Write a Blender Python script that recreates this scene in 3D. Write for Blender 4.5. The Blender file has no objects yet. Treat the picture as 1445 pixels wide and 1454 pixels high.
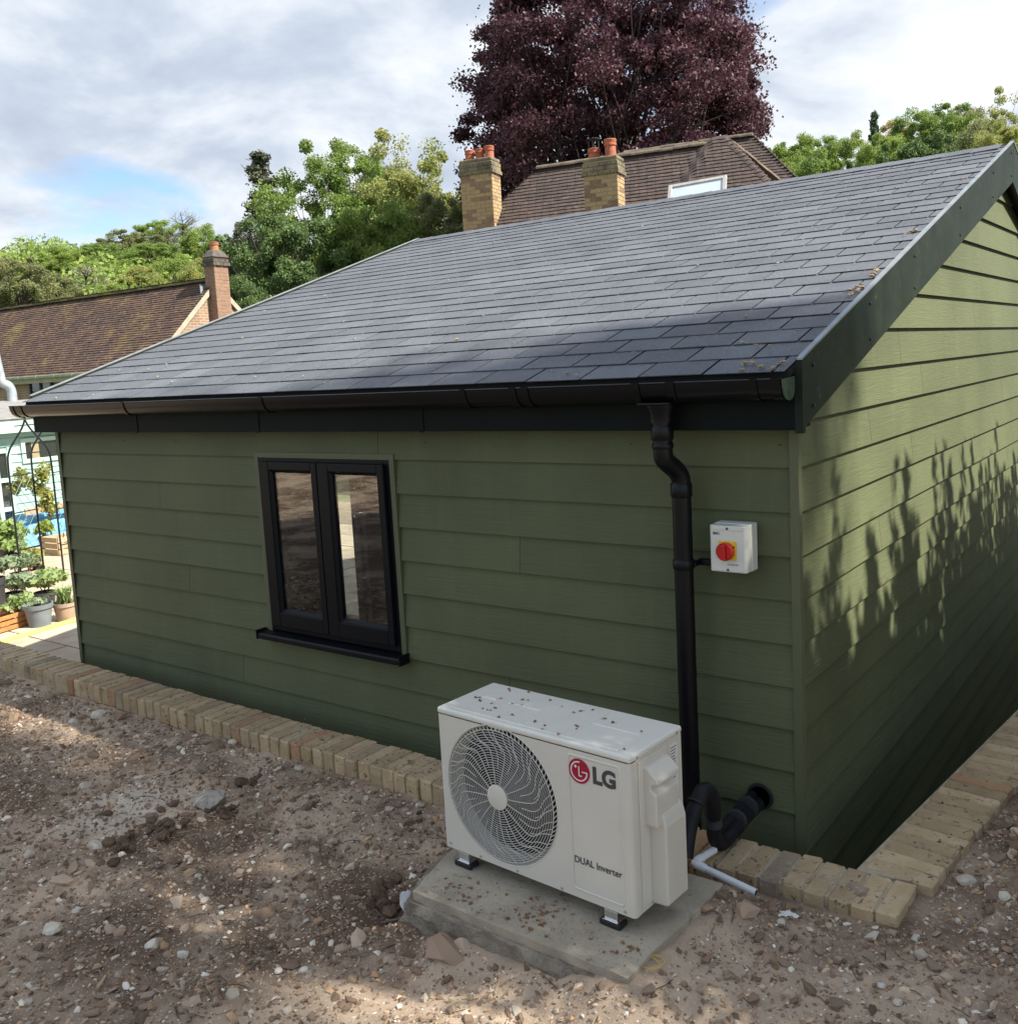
import bpy, math, random
import numpy as np
from mathutils import Vector, Matrix, Quaternion

random.seed(7)
RS = np.random.RandomState(11)
sc = bpy.context.scene
col = sc.collection

# ------------------------------------------------------------------ camera
CAM = np.array([1.1142, -3.0516, 0.3849]); YAW, PITCH, ROLL = 0.64472, -0.12473, -0.05433
FPX, CXP, CYP, PW, PH = 1363.47, 722.5, 688.85, 1445.0, 1454.0
def cam_axes():
    f = np.array([-math.sin(YAW)*math.cos(PITCH), math.cos(YAW)*math.cos(PITCH), math.sin(PITCH)])
    r = np.array([math.cos(YAW), math.sin(YAW), 0.0]); u = np.cross(r, f)
    return (math.cos(ROLL)*r+math.sin(ROLL)*u, -math.sin(ROLL)*r+math.cos(ROLL)*u, f)
CR, CU, CF = cam_axes()
cd = bpy.data.cameras.new('camera'); cam = bpy.data.objects.new('camera', cd); col.objects.link(cam)
cam.matrix_world = Matrix(((CR[0], CU[0], -CF[0], CAM[0]), (CR[1], CU[1], -CF[1], CAM[1]), (CR[2], CU[2], -CF[2], CAM[2]), (0, 0, 0, 1)))
cd.sensor_fit = 'HORIZONTAL'; cd.sensor_width = 36.0; cd.lens = FPX/PW*36.0
cd.shift_y = -(PH/2-CYP)/PW; cd.clip_start = 0.05; cd.clip_end = 4000
sc.camera = cam
# surveying helper: the world point seen at photo pixel (x, y) on a known plane, or at a known depth
def ray(x, y): return CF + CR*((x-CXP)/FPX) + CU*((CYP-y)/FPX)
def at(x, y, ax, v):
    d = ray(x, y); i = 'xyz'.index(ax); return CAM + d*((v-CAM[i])/d[i])
def dep(x, y, D): return CAM + ray(x, y)*D
def on_plane(x, y, P0, n):
    d = ray(x, y); return CAM + d*(np.dot(np.asarray(P0)-CAM, n)/np.dot(d, n))

# ------------------------------------------------------------------ sky, sun, exposure
SUN = Vector((0.64, 0.20, 0.74)).normalized()
sc.view_settings.view_transform = 'Standard'; sc.view_settings.look = 'None'
sc.view_settings.exposure = 1.10; sc.view_settings.gamma = 1.0
SKYROT = -25
w = bpy.data.worlds.new('World'); sc.world = w; w.use_nodes = True
nt = w.node_tree; nt.nodes.clear()
def nd(t, **k):
    n = nt.nodes.new(t)
    for a, b in k.items(): setattr(n, a, b)
    return n
def lk(a, b): nt.links.new(a, b)
wout = nd('ShaderNodeOutputWorld'); bg = nd('ShaderNodeBackground'); bg.inputs[1].default_value = 0.095
sky = nd('ShaderNodeTexSky', sky_type='NISHITA', sun_disc=False)
sky.sun_elevation = math.asin(SUN.z); sky.sun_rotation = math.atan2(SUN.x, SUN.y)
sky.air_density = 1.0; sky.dust_density = 0.4; sky.ozone_density = 3.0
tc = nd('ShaderNodeTexCoord'); sep = nd('ShaderNodeSeparateXYZ'); lk(tc.outputs['Generated'], sep.inputs[0])
zc = nd('ShaderNodeMath', operation='MAXIMUM'); zc.inputs[1].default_value = 0.0; lk(sep.outputs[2], zc.inputs[0])
za = nd('ShaderNodeMath', operation='ADD'); za.inputs[1].default_value = 0.34; lk(zc.outputs[0], za.inputs[0])
dx = nd('ShaderNodeMath', operation='DIVIDE'); lk(sep.outputs[0], dx.inputs[0]); lk(za.outputs[0], dx.inputs[1])
dy = nd('ShaderNodeMath', operation='DIVIDE'); lk(sep.outputs[1], dy.inputs[0]); lk(za.outputs[0], dy.inputs[1])
cmb = nd('ShaderNodeCombineXYZ'); lk(dx.outputs[0], cmb.inputs[0]); lk(dy.outputs[0], cmb.inputs[1])
def wnoise(scale, detail, rough, off, dist=0.0):
    mp = nd('ShaderNodeMapping'); mp.inputs['Location'].default_value = off; mp.inputs['Rotation'].default_value = (0, 0, math.radians(SKYROT)); lk(cmb.outputs[0], mp.inputs[0])
    n = nd('ShaderNodeTexNoise'); n.inputs['Scale'].default_value = scale; n.inputs['Detail'].default_value = detail
    n.inputs['Roughness'].default_value = rough; n.inputs['Distortion'].default_value = dist; lk(mp.outputs[0], n.inputs['Vector']); return n
def ramp(src, stops):
    r = nd('ShaderNodeValToRGB'); lk(src, r.inputs[0]); e = r.color_ramp.elements
    e[0].position, e[0].color = stops[0]; e[1].position, e[1].color = stops[-1]
    for p_, c_ in stops[1:-1]:
        q = e.new(p_); q.color = c_
    return r
def g4(v): return (v, v, v, 1)
cov = ramp(wnoise(1.55, 9, 0.52, (3.1, 1.7, 0.3), 0.15).outputs['Fac'], [(0.37, g4(0)), (0.445, g4(1))])
shade = ramp(wnoise(2.3, 9, 0.55, (7.3, 2.4, 1.3), 0.3).outputs['Fac'],
             [(0.30, (2.2, 2.6, 3.3, 1)), (0.45, (3.2, 3.6, 4.2, 1)), (0.56, (4.6, 4.85, 5.2, 1)), (0.70, (6.4, 6.45, 6.5, 1))])
mixc = nd('ShaderNodeMix', data_type='RGBA'); lk(cov.outputs[0], mixc.inputs[0]); lk(sky.outputs[0], mixc.inputs[6]); lk(shade.outputs[0], mixc.inputs[7])
lk(mixc.outputs[2], bg.inputs[0]); lk(bg.outputs[0], wout.inputs[0])
sd = bpy.data.lights.new('sun', 'SUN'); sd.energy = 5.0; sd.angle = math.radians(0.53); sd.color = (1.0, 0.95, 0.86)
sun = bpy.data.objects.new('sun', sd); col.objects.link(sun); sun.rotation_euler = (-SUN).to_track_quat('-Z', 'Y').to_euler()

# ------------------------------------------------------------------ materials
def mat(name, color, rough=0.6, var=None, var_scale=3.0, var_detail=4, bump=0.0, bump_scale=40.0, stretch=(1, 1, 1), metal=0.0,
        rnd=0.0, spec=0.5, bump_detail=4, coord='pos', translucent=0.0, attr=None, lo=0.35, hi=0.65, bump_dist=0.01, second=None, fleck=None, bump2=None):
    """procedural Principled material; var = second colour mixed by noise, rnd = per-object brightness change, second = (colour, scale, lo, hi) stains"""
    m = bpy.data.materials.new(name); m.use_nodes = True; t = m.node_tree; N = t.nodes; L = t.links
    b = N['Principled BSDF']; b.inputs['Roughness'].default_value = rough; b.inputs['Metallic'].default_value = metal
    b.inputs['Specular IOR Level'].default_value = spec
    g = N.new('ShaderNodeNewGeometry') if coord == 'pos' else N.new('ShaderNodeTexCoord')
    src = g.outputs['Position'] if coord == 'pos' else g.outputs['Object']
    mp = N.new('ShaderNodeMapping'); mp.inputs['Scale'].default_value = stretch; L.new(src, mp.inputs[0])
    cur = None
    def noise(scale, detail, rg=0.55):
        n = N.new('ShaderNodeTexNoise'); n.inputs['Scale'].default_value = scale; n.inputs['Detail'].default_value = detail
        n.inputs['Roughness'].default_value = rg; L.new(mp.outputs[0], n.inputs['Vector']); return n
    def mixrgb(fac, a, c):
        x = N.new('ShaderNodeMix'); x.data_type = 'RGBA'
        if isinstance(fac, (int, float)): x.inputs[0].default_value = fac
        else: L.new(fac, x.inputs[0])
        for s, i in ((a, 6), (c, 7)):
            if isinstance(s, tuple): x.inputs[i].default_value = (*s[:3], 1)
            else: L.new(s, x.inputs[i])
        return x.outputs[2]
    def mr(src, lo_, hi_):
        r = N.new('ShaderNodeMapRange'); r.inputs[1].default_value = lo_; r.inputs[2].default_value = hi_; L.new(src, r.inputs[0]); return r.outputs[0]
    cur = tuple(color)
    if attr:
        a = N.new('ShaderNodeAttribute'); a.attribute_name = attr; cur = a.outputs['Color']
    if var is not None: cur = mixrgb(mr(noise(var_scale, var_detail).outputs['Fac'], lo, hi), cur, tuple(var))
    if second: cur = mixrgb(mr(noise(second[1], 5, 0.65).outputs['Fac'], second[2], second[3]), cur, tuple(second[0]))
    if fleck: cur = mixrgb(mr(noise(fleck[1], 2, 0.5).outputs['Fac'], fleck[2], fleck[3]), cur, tuple(fleck[0]))
    if rnd:
        oi = N.new('ShaderNodeObjectInfo'); r = N.new('ShaderNodeMapRange'); r.inputs[3].default_value = 1-rnd; r.inputs[4].default_value = 1+rnd
        L.new(oi.outputs['Random'], r.inputs[0]); h = N.new('ShaderNodeHueSaturation'); L.new(r.outputs[0], h.inputs['Value'])
        if isinstance(cur, tuple): h.inputs['Color'].default_value = (*cur[:3], 1)
        else: L.new(cur, h.inputs['Color'])
        cur = h.outputs[0]
    if isinstance(cur, tuple): b.inputs['Base Color'].default_value = (*cur[:3], 1)
    else: L.new(cur, b.inputs['Base Color'])
    if bump:
        n = noise(bump_scale, bump_detail, 0.6); bp = N.new('ShaderNodeBump'); bp.inputs['Strength'].default_value = bump
        bp.inputs['Distance'].default_value = bump_dist; L.new(n.outputs['Fac'], bp.inputs['Height']); last = bp
        if bump2:
            n2 = noise(bump2[1], 5, 0.6); b2 = N.new('ShaderNodeBump'); b2.inputs['Strength'].default_value = bump2[0]; b2.inputs['Distance'].default_value = bump2[2]
            L.new(n2.outputs['Fac'], b2.inputs['Height']); L.new(bp.outputs[0], b2.inputs['Normal']); last = b2
        L.new(last.outputs[0], b.inputs['Normal'])
    if translucent:
        tr = N.new('ShaderNodeBsdfTranslucent'); mx = N.new('ShaderNodeMixShader'); mx.inputs[0].default_value = translucent
        if isinstance(cur, tuple): tr.inputs[0].default_value = (*cur[:3], 1)
        else: L.new(cur, tr.inputs[0])
        L.new(b.outputs[0], mx.inputs[1]); L.new(tr.outputs[0], mx.inputs[2]); L.new(mx.outputs[0], N['Material Output'].inputs[0])
    return m

def grain_mat(name, color, axis):
    """painted fibre-cement board with pressed wood grain running along the board"""
    st = (0.55, 1, 1) if axis == 'x' else (1, 0.55, 1)
    m = mat(name, color, rough=0.62, var=tuple(c*0.80 for c in color), var_scale=1.6, lo=0.38, hi=0.66, rnd=0.07, spec=0.35)
    t = m.node_tree; N = t.nodes; L = t.links; b = N['Principled BSDF']
    g = N.new('ShaderNodeNewGeometry'); oi = N.new('ShaderNodeObjectInfo')
    ml = N.new('ShaderNodeMath'); ml.operation = 'MULTIPLY'; ml.inputs[1].default_value = 31.0; L.new(oi.outputs['Random'], ml.inputs[0])
    cb = N.new('ShaderNodeCombineXYZ')
    L.new(ml.outputs[0], cb.inputs[0 if axis == 'x' else 1])
    ad = N.new('ShaderNodeVectorMath'); ad.operation = 'ADD'; L.new(g.outputs['Position'], ad.inputs[0]); L.new(cb.outputs[0], ad.inputs[1])
    mp = N.new('ShaderNodeMapping'); mp.inputs['Scale'].default_value = (2.0, 30, 30) if axis == 'x' else (30, 2.0, 30); L.new(ad.outputs[0], mp.inputs[0])
    wv = N.new('ShaderNodeTexNoise'); wv.inputs['Scale'].default_value = 2.0; wv.inputs['Detail'].default_value = 4; wv.inputs['Distortion'].default_value = 1.6
    L.new(mp.outputs[0], wv.inputs['Vector'])
    mp2 = N.new('ShaderNodeMapping'); mp2.inputs['Scale'].default_value = (4, 260, 260) if axis == 'x' else (260, 4, 260); L.new(ad.outputs[0], mp2.inputs[0])
    n2 = N.new('ShaderNodeTexNoise'); n2.inputs['Scale'].default_value = 1.0; n2.inputs['Detail'].default_value = 3; L.new(mp2.outputs[0], n2.inputs['Vector'])
    sm = N.new('ShaderNodeMath'); sm.operation = 'MULTIPLY_ADD'; sm.inputs[1].default_value = 0.4; L.new(n2.outputs['Fac'], sm.inputs[0]); L.new(wv.outputs['Fac'], sm.inputs[2])
    mp3 = N.new('ShaderNodeMapping'); mp3.inputs['Scale'].default_value = (9, 9, 0.7); L.new(g.outputs['Position'], mp3.inputs[0])
    n3 = N.new('ShaderNodeTexNoise'); n3.inputs['Scale'].default_value = 1.5; n3.inputs['Detail'].default_value = 6; n3.inputs['Roughness'].default_value = 0.65; L.new(mp3.outputs[0], n3.inputs['Vector'])
    r3 = N.new('ShaderNodeMapRange'); r3.inputs[1].default_value = 0.52; r3.inputs[2].default_value = 0.80; r3.inputs[4].default_value = 0.13; L.new(n3.outputs['Fac'], r3.inputs[0])
    mx3 = N.new('ShaderNodeMix'); mx3.data_type = 'RGBA'; L.new(r3.outputs[0], mx3.inputs[0]); L.new(b.inputs['Base Color'].links[0].from_socket, mx3.inputs[6]); mx3.inputs[7].default_value = (color[0]*1.7+.02, color[1]*1.7+.02, color[2]*1.7+.03, 1)
    L.new(mx3.outputs[2], b.inputs['Base Color'])
    bp = N.new('ShaderNodeBump'); bp.inputs['Strength'].default_value = 0.5; bp.inputs['Distance'].default_value = 0.004
    L.new(sm.outputs[0], bp.inputs['Height']); L.new(bp.outputs[0], b.inputs['Normal'])
    return m

M = {}
GREEN = (0.112, 0.126, 0.060)
M['clad_x'] = grain_mat('cladding front', GREEN, 'x'); M['clad_y'] = grain_mat('cladding side', GREEN, 'y')
M['trim'] = mat('green trim', (0.106, 0.114, 0.060), 0.5)
M['fascia'] = mat('dark fascia', (0.0040, 0.0066, 0.0066), 0.6, spec=0.14, var=(0.006, 0.0092, 0.0085), var_scale=5, bump=0.08, bump_scale=160)
M['barge'] = mat('weathered barge board', (0.010, 0.015, 0.010), 0.55, spec=0.2, var=(0.018, 0.025, 0.017), var_scale=7, var_detail=8, second=((0.06, 0.066, 0.056), 28, 0.60, 0.80), bump=0.1, bump_scale=220)
M['edge_metal'] = mat('edge trim', (0.26, 0.275, 0.285), 0.45, metal=0.4, var=(0.34, 0.36, 0.38), var_scale=12)
M['shingle'] = mat('asphalt shingle', (0.070, 0.076, 0.088), 0.62, var=(0.102, 0.110, 0.124), var_scale=2.2, rnd=0.14, spec=0.35, bump=0.55, bump_scale=420, bump_dist=0.003, fleck=((0.25, 0.26, 0.285), 330, 0.54, 0.66))
M['deck'] = mat('roof underlay', (0.01, 0.01, 0.011), 0.9, bump=0.1, bump_scale=60)
M['black_plastic'] = mat('black plastic', (0.0045, 0.005, 0.006), 0.26, spec=0.3, bump=0.03, bump_scale=90)
M['black_pipe'] = mat('black downpipe', (0.004, 0.0046, 0.0068), 0.34, spec=0.28, bump=0.03, bump_scale=90, second=((0.02, 0.02, 0.02), 30, 0.62, 0.78))
M['frame'] = mat('anthracite frame', (0.0042, 0.0052, 0.0075), 0.4, spec=0.2, bump=0.04, bump_scale=300)
M['interior'] = mat('interior lining', (0.045, 0.042, 0.04), 0.8, var=(0.06, 0.056, 0.05), var_scale=4, bump=0.05, bump_scale=40)
M['ac_white'] = mat('cream painted steel', (0.70, 0.66, 0.575), 0.35, var=(0.665, 0.63, 0.545), var_scale=6, bump=0.02, bump_scale=300)
M['ac_top'] = mat('cream painted lid', (0.76, 0.74, 0.67), 0.35, var=(0.72, 0.70, 0.62), var_scale=9, second=((0.55, 0.50, 0.42), 60, 0.66, 0.8), bump=0.02, bump_scale=300)
M['ac_plastic'] = mat('cream moulded plastic', (0.68, 0.64, 0.55), 0.42, var=(0.65, 0.61, 0.52), var_scale=6, bump=0.05, bump_scale=400)
M['grille'] = mat('grey grille wire', (0.52, 0.50, 0.45), 0.45, bump=0.02, bump_scale=300)
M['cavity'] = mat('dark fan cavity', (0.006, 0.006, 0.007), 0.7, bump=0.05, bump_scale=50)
M['blade'] = mat('fan blade', (0.05, 0.05, 0.055), 0.35, bump=0.02, bump_scale=90)
M['red'] = mat('red print', (0.40, 0.006, 0.035), 0.4)
M['white_print'] = mat('white print', (0.78, 0.76, 0.72), 0.5)
M['grey_print'] = mat('grey print', (0.06, 0.06, 0.065), 0.5)
M['chrome'] = mat('zinc bracket', (0.75, 0.76, 0.78), 0.22, metal=0.95, bump=0.05, bump_scale=120)
M['rubber'] = mat('black rubber', (0.012, 0.012, 0.012), 0.7, bump=0.05, bump_scale=100)
M['screw'] = mat('screw head', (0.5, 0.48, 0.44), 0.35, metal=0.6)
M['dark_screw'] = mat('dark screw', (0.02, 0.024, 0.02), 0.35)
M['foam'] = mat('black pipe insulation', (0.0065, 0.007, 0.010), 0.55, spec=0.25, var=(0.013, 0.0135, 0.017), var_scale=25, bump=0.15, bump_scale=120)
M['tape'] = mat('grey tape band', (0.035, 0.037, 0.042), 0.5, bump=0.1, bump_scale=200)
M['pvc'] = mat('white waste pipe', (0.80, 0.82, 0.82), 0.3, var=(0.72, 0.74, 0.74), var_scale=20)
M['switch_box'] = mat('pale grey enclosure', (0.66, 0.66, 0.60), 0.42, bump=0.03, bump_scale=300)
M['yellow'] = mat('yellow plate', (0.75, 0.50, 0.02), 0.4)
M['red_knob'] = mat('red knob', (0.50, 0.010, 0.012), 0.32)
def stone_mat(name, c1, c2, **k): return mat(name, c1, 0.88, var=c2, **k)
M['brick_a'] = stone_mat('yellow stock brick', (0.42, 0.30, 0.165), (0.50, 0.385, 0.235), var_scale=14, var_detail=7, rnd=0.16, bump=0.5, bump_scale=70, second=((0.07, 0.055, 0.04), 42, 0.60, 0.67), bump2=(0.4, 260, 0.003))
M['brick_b'] = stone_mat('brown stock brick', (0.37, 0.26, 0.14), (0.45, 0.335, 0.195), var_scale=12, var_detail=7, rnd=0.18, bump=0.5, bump_scale=70, second=((0.06, 0.05, 0.04), 42, 0.59, 0.67), bump2=(0.4, 260, 0.003))
M['brick_c'] = stone_mat('reddened stock brick', (0.41, 0.27, 0.15), (0.38, 0.20, 0.10), var_scale=10, var_detail=5, rnd=0.14, bump=0.5, bump_scale=70, second=((0.08, 0.06, 0.05), 42, 0.60, 0.67), bump2=(0.4, 260, 0.003))
M['brick_d'] = stone_mat('grey stained brick', (0.36, 0.275, 0.175), (0.22, 0.18, 0.13), var_scale=8, var_detail=5, rnd=0.14, bump=0.5, bump_scale=70, second=((0.5, 0.45, 0.36), 26, 0.60, 0.72), bump2=(0.4, 260, 0.003))
M['mortar'] = stone_mat('mortar', (0.50, 0.42, 0.30), (0.38, 0.31, 0.215), var_scale=30, bump=0.6, bump_scale=150)
M['slab'] = stone_mat('concrete paving slab', (0.44, 0.385, 0.29), (0.32, 0.275, 0.205), var_scale=9, var_detail=8, bump=0.35, bump_scale=90, second=((0.12, 0.10, 0.075), 22, 0.60, 0.75), fleck=((0.44, 0.41, 0.34), 190, 0.62, 0.72))
M['concrete'] = stone_mat('rough concrete', (0.34, 0.30, 0.23), (0.18, 0.15, 0.11), var_scale=14, var_detail=8, bump=0.9, bump_scale=45, bump_dist=0.02, bump2=(0.6, 160, 0.006))
M['soil'] = mat('bare soil', (0.46, 0.352, 0.256), 0.95, var=(0.150, 0.101, 0.070), var_scale=1.9, var_detail=10, lo=0.41, hi=0.57, spec=0.15,
                second=((0.50, 0.405, 0.30), 2.6, 0.54, 0.76), fleck=((0.55, 0.455, 0.34), 130, 0.60, 0.72), bump=0.35, bump_scale=60, bump_dist=0.012, bump_detail=8, bump2=(0.5, 240, 0.003))
_t = M['soil'].node_tree; _N = _t.nodes; _L = _t.links; _b = _N['Principled BSDF']          # dusty chalk patch trodden into the soil
_g = _N.new('ShaderNodeNewGeometry'); _v = _N.new('ShaderNodeVectorMath'); _v.operation = 'DISTANCE'; _P = at(185, 1148, 'z', -1.32); _v.inputs[1].default_value = tuple(_P); _L.new(_g.outputs['Position'], _v.inputs[0])
_n = _N.new('ShaderNodeTexNoise'); _n.inputs['Scale'].default_value = 7; _n.inputs['Detail'].default_value = 7; _L.new(_g.outputs['Position'], _n.inputs['Vector'])
_a = _N.new('ShaderNodeMath'); _a.operation = 'MULTIPLY_ADD'; _a.inputs[1].default_value = 0.55; _L.new(_n.outputs['Fac'], _a.inputs[0]); _L.new(_v.outputs['Value'], _a.inputs[2])
_r = _N.new('ShaderNodeMapRange'); _r.inputs[1].default_value = 0.62; _r.inputs[2].default_value = 0.34; _r.inputs[3].default_value = 0; _r.inputs[4].default_value = 0.8; _L.new(_a.outputs[0], _r.inputs[0])
_m = _N.new('ShaderNodeMix'); _m.data_type = 'RGBA'; _L.new(_r.outputs[0], _m.inputs[0]); _L.new(_b.inputs['Base Color'].links[0].from_socket, _m.inputs[6]); _m.inputs[7].default_value = (0.60, 0.53, 0.43, 1); _L.new(_m.outputs[2], _b.inputs['Base Color'])
M['pebble'] = mat('pebbles and crumbs', (1, 1, 1), 0.9, attr='Col', spec=0.2, bump=0.15, bump_scale=150)
M['flint'] = mat('white flint', (0.66, 0.61, 0.52), 0.7, var=(0.50, 0.43, 0.33), var_scale=22, var_detail=6, bump=0.4, bump_scale=70, rnd=0.15, second=((0.26, 0.19, 0.13), 40, 0.62, 0.72))
M['pale_rubble'] = mat('crumbly pale rubble', (0.60, 0.56, 0.49), 0.9, var=(0.40, 0.34, 0.27), var_scale=30, var_detail=7, bump=0.9, bump_scale=55, bump_dist=0.02)
M['tan_stone'] = mat('tan stone', (0.38, 0.26, 0.16), 0.85, var=(0.27, 0.18, 0.11), var_scale=18, bump=0.5, bump_scale=60, rnd=0.2)
M['clod'] = mat('dark damp clod', (0.125, 0.082, 0.056), 0.95, var=(0.19, 0.13, 0.09), var_scale=18, bump=1.0, bump_scale=70, bump_dist=0.02, spec=0.15)
M['husk'] = mat('dry brown husk', (0.36, 0.20, 0.10), 0.85, var=(0.20, 0.10, 0.05), var_scale=60, rnd=0.25, bump=0.5, bump_scale=400)
M['husk_pale'] = mat('pale straw husk', (0.52, 0.42, 0.28), 0.85, var=(0.36, 0.24, 0.13), var_scale=60, rnd=0.2, bump=0.4, bump_scale=400)
M['twig'] = mat('grey twig', (0.14, 0.10, 0.07), 0.85, var=(0.22, 0.17, 0.12), var_scale=30, rnd=0.2, bump=0.4, bump_scale=200)
M['bag'] = mat('clear plastic film', (0.62, 0.63, 0.62), 0.22, spec=0.8, translucent=0.35, bump=0.2, bump_scale=40)
M['grass'] = mat('lawn', (0.060, 0.105, 0.025), 0.9, var=(0.11, 0.14, 0.045), var_scale=1.2, var_detail=8, bump=1.0, bump_scale=40, bump_dist=0.04)
M['far_ground'] = mat('far ground', (0.075, 0.115, 0.035), 0.95, var=(0.11, 0.13, 0.06), var_scale=0.08, var_detail=8, bump=0.8, bump_scale=0.6, bump_dist=0.4)
M['paving'] = stone_mat('sandstone paving', (0.50, 0.41, 0.30), (0.40, 0.315, 0.225), var_scale=4, var_detail=7, rnd=0.13, bump=0.25, bump_scale=30)
M['paving_joint'] = stone_mat('paving joint', (0.30, 0.24, 0.17), (0.22, 0.17, 0.12), var_scale=10, bump=0.4, bump_scale=80)
M['new_timber'] = mat('fresh yellow timber', (0.66, 0.47, 0.17), 0.7, var=(0.58, 0.38, 0.13), var_scale=3, stretch=(14, 14, 14), bump=0.2, bump_scale=12)
M['orange_timber'] = mat('orange stained timber', (0.46, 0.22, 0.07), 0.7, var=(0.36, 0.16, 0.05), var_scale=3, stretch=(9, 9, 20), rnd=0.12, bump=0.2, bump_scale=12)
M['pale_timber'] = mat('pale raw timber', (0.50, 0.38, 0.24), 0.8, var=(0.38, 0.27, 0.16), var_scale=3, stretch=(9, 9, 20), rnd=0.15, bump=0.25, bump_scale=12)
M['mint'] = mat('mint painted boards', (0.34, 0.52, 0.46), 0.6, var=(0.31, 0.475, 0.42), var_scale=4, rnd=0.05, bump=0.1, bump_scale=60)
M['mint_pale'] = mat('pale mint trim', (0.44, 0.60, 0.53), 0.55, var=(0.40, 0.545, 0.48), var_scale=5, bump=0.06, bump_scale=60)
M['felt'] = mat('grey roofing felt', (0.20, 0.20, 0.19), 0.9, var=(0.27, 0.26, 0.24), var_scale=6, bump=0.4, bump_scale=200)
M['tarp'] = mat('blue tarpaulin', (0.05, 0.24, 0.52), 0.4, var=(0.10, 0.34, 0.62), var_scale=7, bump=0.5, bump_scale=14, bump_dist=0.05)
M['cold_frame'] = mat('dark green plastic', (0.018, 0.045, 0.038), 0.35, bump=0.05, bump_scale=40)
M['black_iron'] = mat('black iron rod', (0.012, 0.013, 0.015), 0.35, bump=0.05, bump_scale=200)
M['wire'] = mat('dull wire', (0.16, 0.21, 0.19), 0.5, metal=0.3)
M['galv'] = mat('galvanised pipe', (0.48, 0.52, 0.55), 0.42, metal=0.35, var=(0.36, 0.40, 0.43), var_scale=9)
M['pot_blue'] = mat('blue grey pot', (0.145, 0.175, 0.19), 0.6, var=(0.19, 0.22, 0.235), var_scale=8, bump=0.08, bump_scale=90)
M['pot_beige'] = mat('dusty beige pot', (0.42, 0.31, 0.23), 0.75, var=(0.34, 0.25, 0.18), var_scale=9, bump=0.08, bump_scale=90)
M['pot_black'] = mat('black nursery pot', (0.028, 0.028, 0.032), 0.5, var=(0.05, 0.05, 0.052), var_scale=9, bump=0.05, bump_scale=90)
M['terracotta'] = mat('terracotta', (0.44, 0.19, 0.085), 0.8, var=(0.36, 0.15, 0.07), var_scale=9, bump=0.15, bump_scale=70)
M['pot_red'] = mat('orange clay chimney pot', (0.46, 0.135, 0.07), 0.8, var=(0.34, 0.10, 0.055), var_scale=9, second=((0.14, 0.08, 0.05), 6, 0.58, 0.75), bump=0.15, bump_scale=60)
M['compost'] = mat('potting compost', (0.05, 0.033, 0.022), 0.95, var=(0.08, 0.055, 0.04), var_scale=40, bump=0.8, bump_scale=90)
M['bark'] = mat('grey brown bark', (0.10, 0.080, 0.060), 0.9, var=(0.055, 0.042, 0.032), var_scale=4, stretch=(1, 1, 0.25), bump=0.8, bump_scale=9, bump_dist=0.05)
M['bark_dark'] = mat('dark bark', (0.040, 0.032, 0.030), 0.9, var=(0.07, 0.055, 0.05), var_scale=3, stretch=(1, 1, 0.25), bump=0.8, bump_scale=9, bump_dist=0.05)
M['old_tile'] = mat('mossy clay tile', (0.115, 0.065, 0.043), 0.9, var=(0.060, 0.038, 0.030), var_scale=2.4, var_detail=8, lo=0.36, hi=0.64, second=((0.21, 0.155, 0.05), 0.9, 0.54, 0.74), fleck=((0.20, 0.13, 0.095), 9, 0.58, 0.72), bump=0.5, bump_scale=14)
M['plain_tile'] = mat('brown clay tile', (0.078, 0.053, 0.044), 0.85, var=(0.050, 0.037, 0.033), var_scale=3.0, var_detail=7, second=((0.17, 0.13, 0.09), 4.5, 0.62, 0.76), fleck=((0.115, 0.076, 0.062), 10, 0.55, 0.68), bump=0.4, bump_scale=20)
M['ridge'] = mat('lichened ridge tile', (0.165, 0.128, 0.09), 0.9, var=(0.095, 0.074, 0.056), var_scale=6, var_detail=7, rnd=0.15, second=((0.24, 0.22, 0.08), 3, 0.58, 0.72), bump=0.5, bump_scale=30)
M['moss_ridge'] = mat('mossy ridge tile', (0.135, 0.090, 0.050), 0.95, var=(0.115, 0.105, 0.034), var_scale=5, var_detail=7, rnd=0.15, bump=0.6, bump_scale=20)
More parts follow.
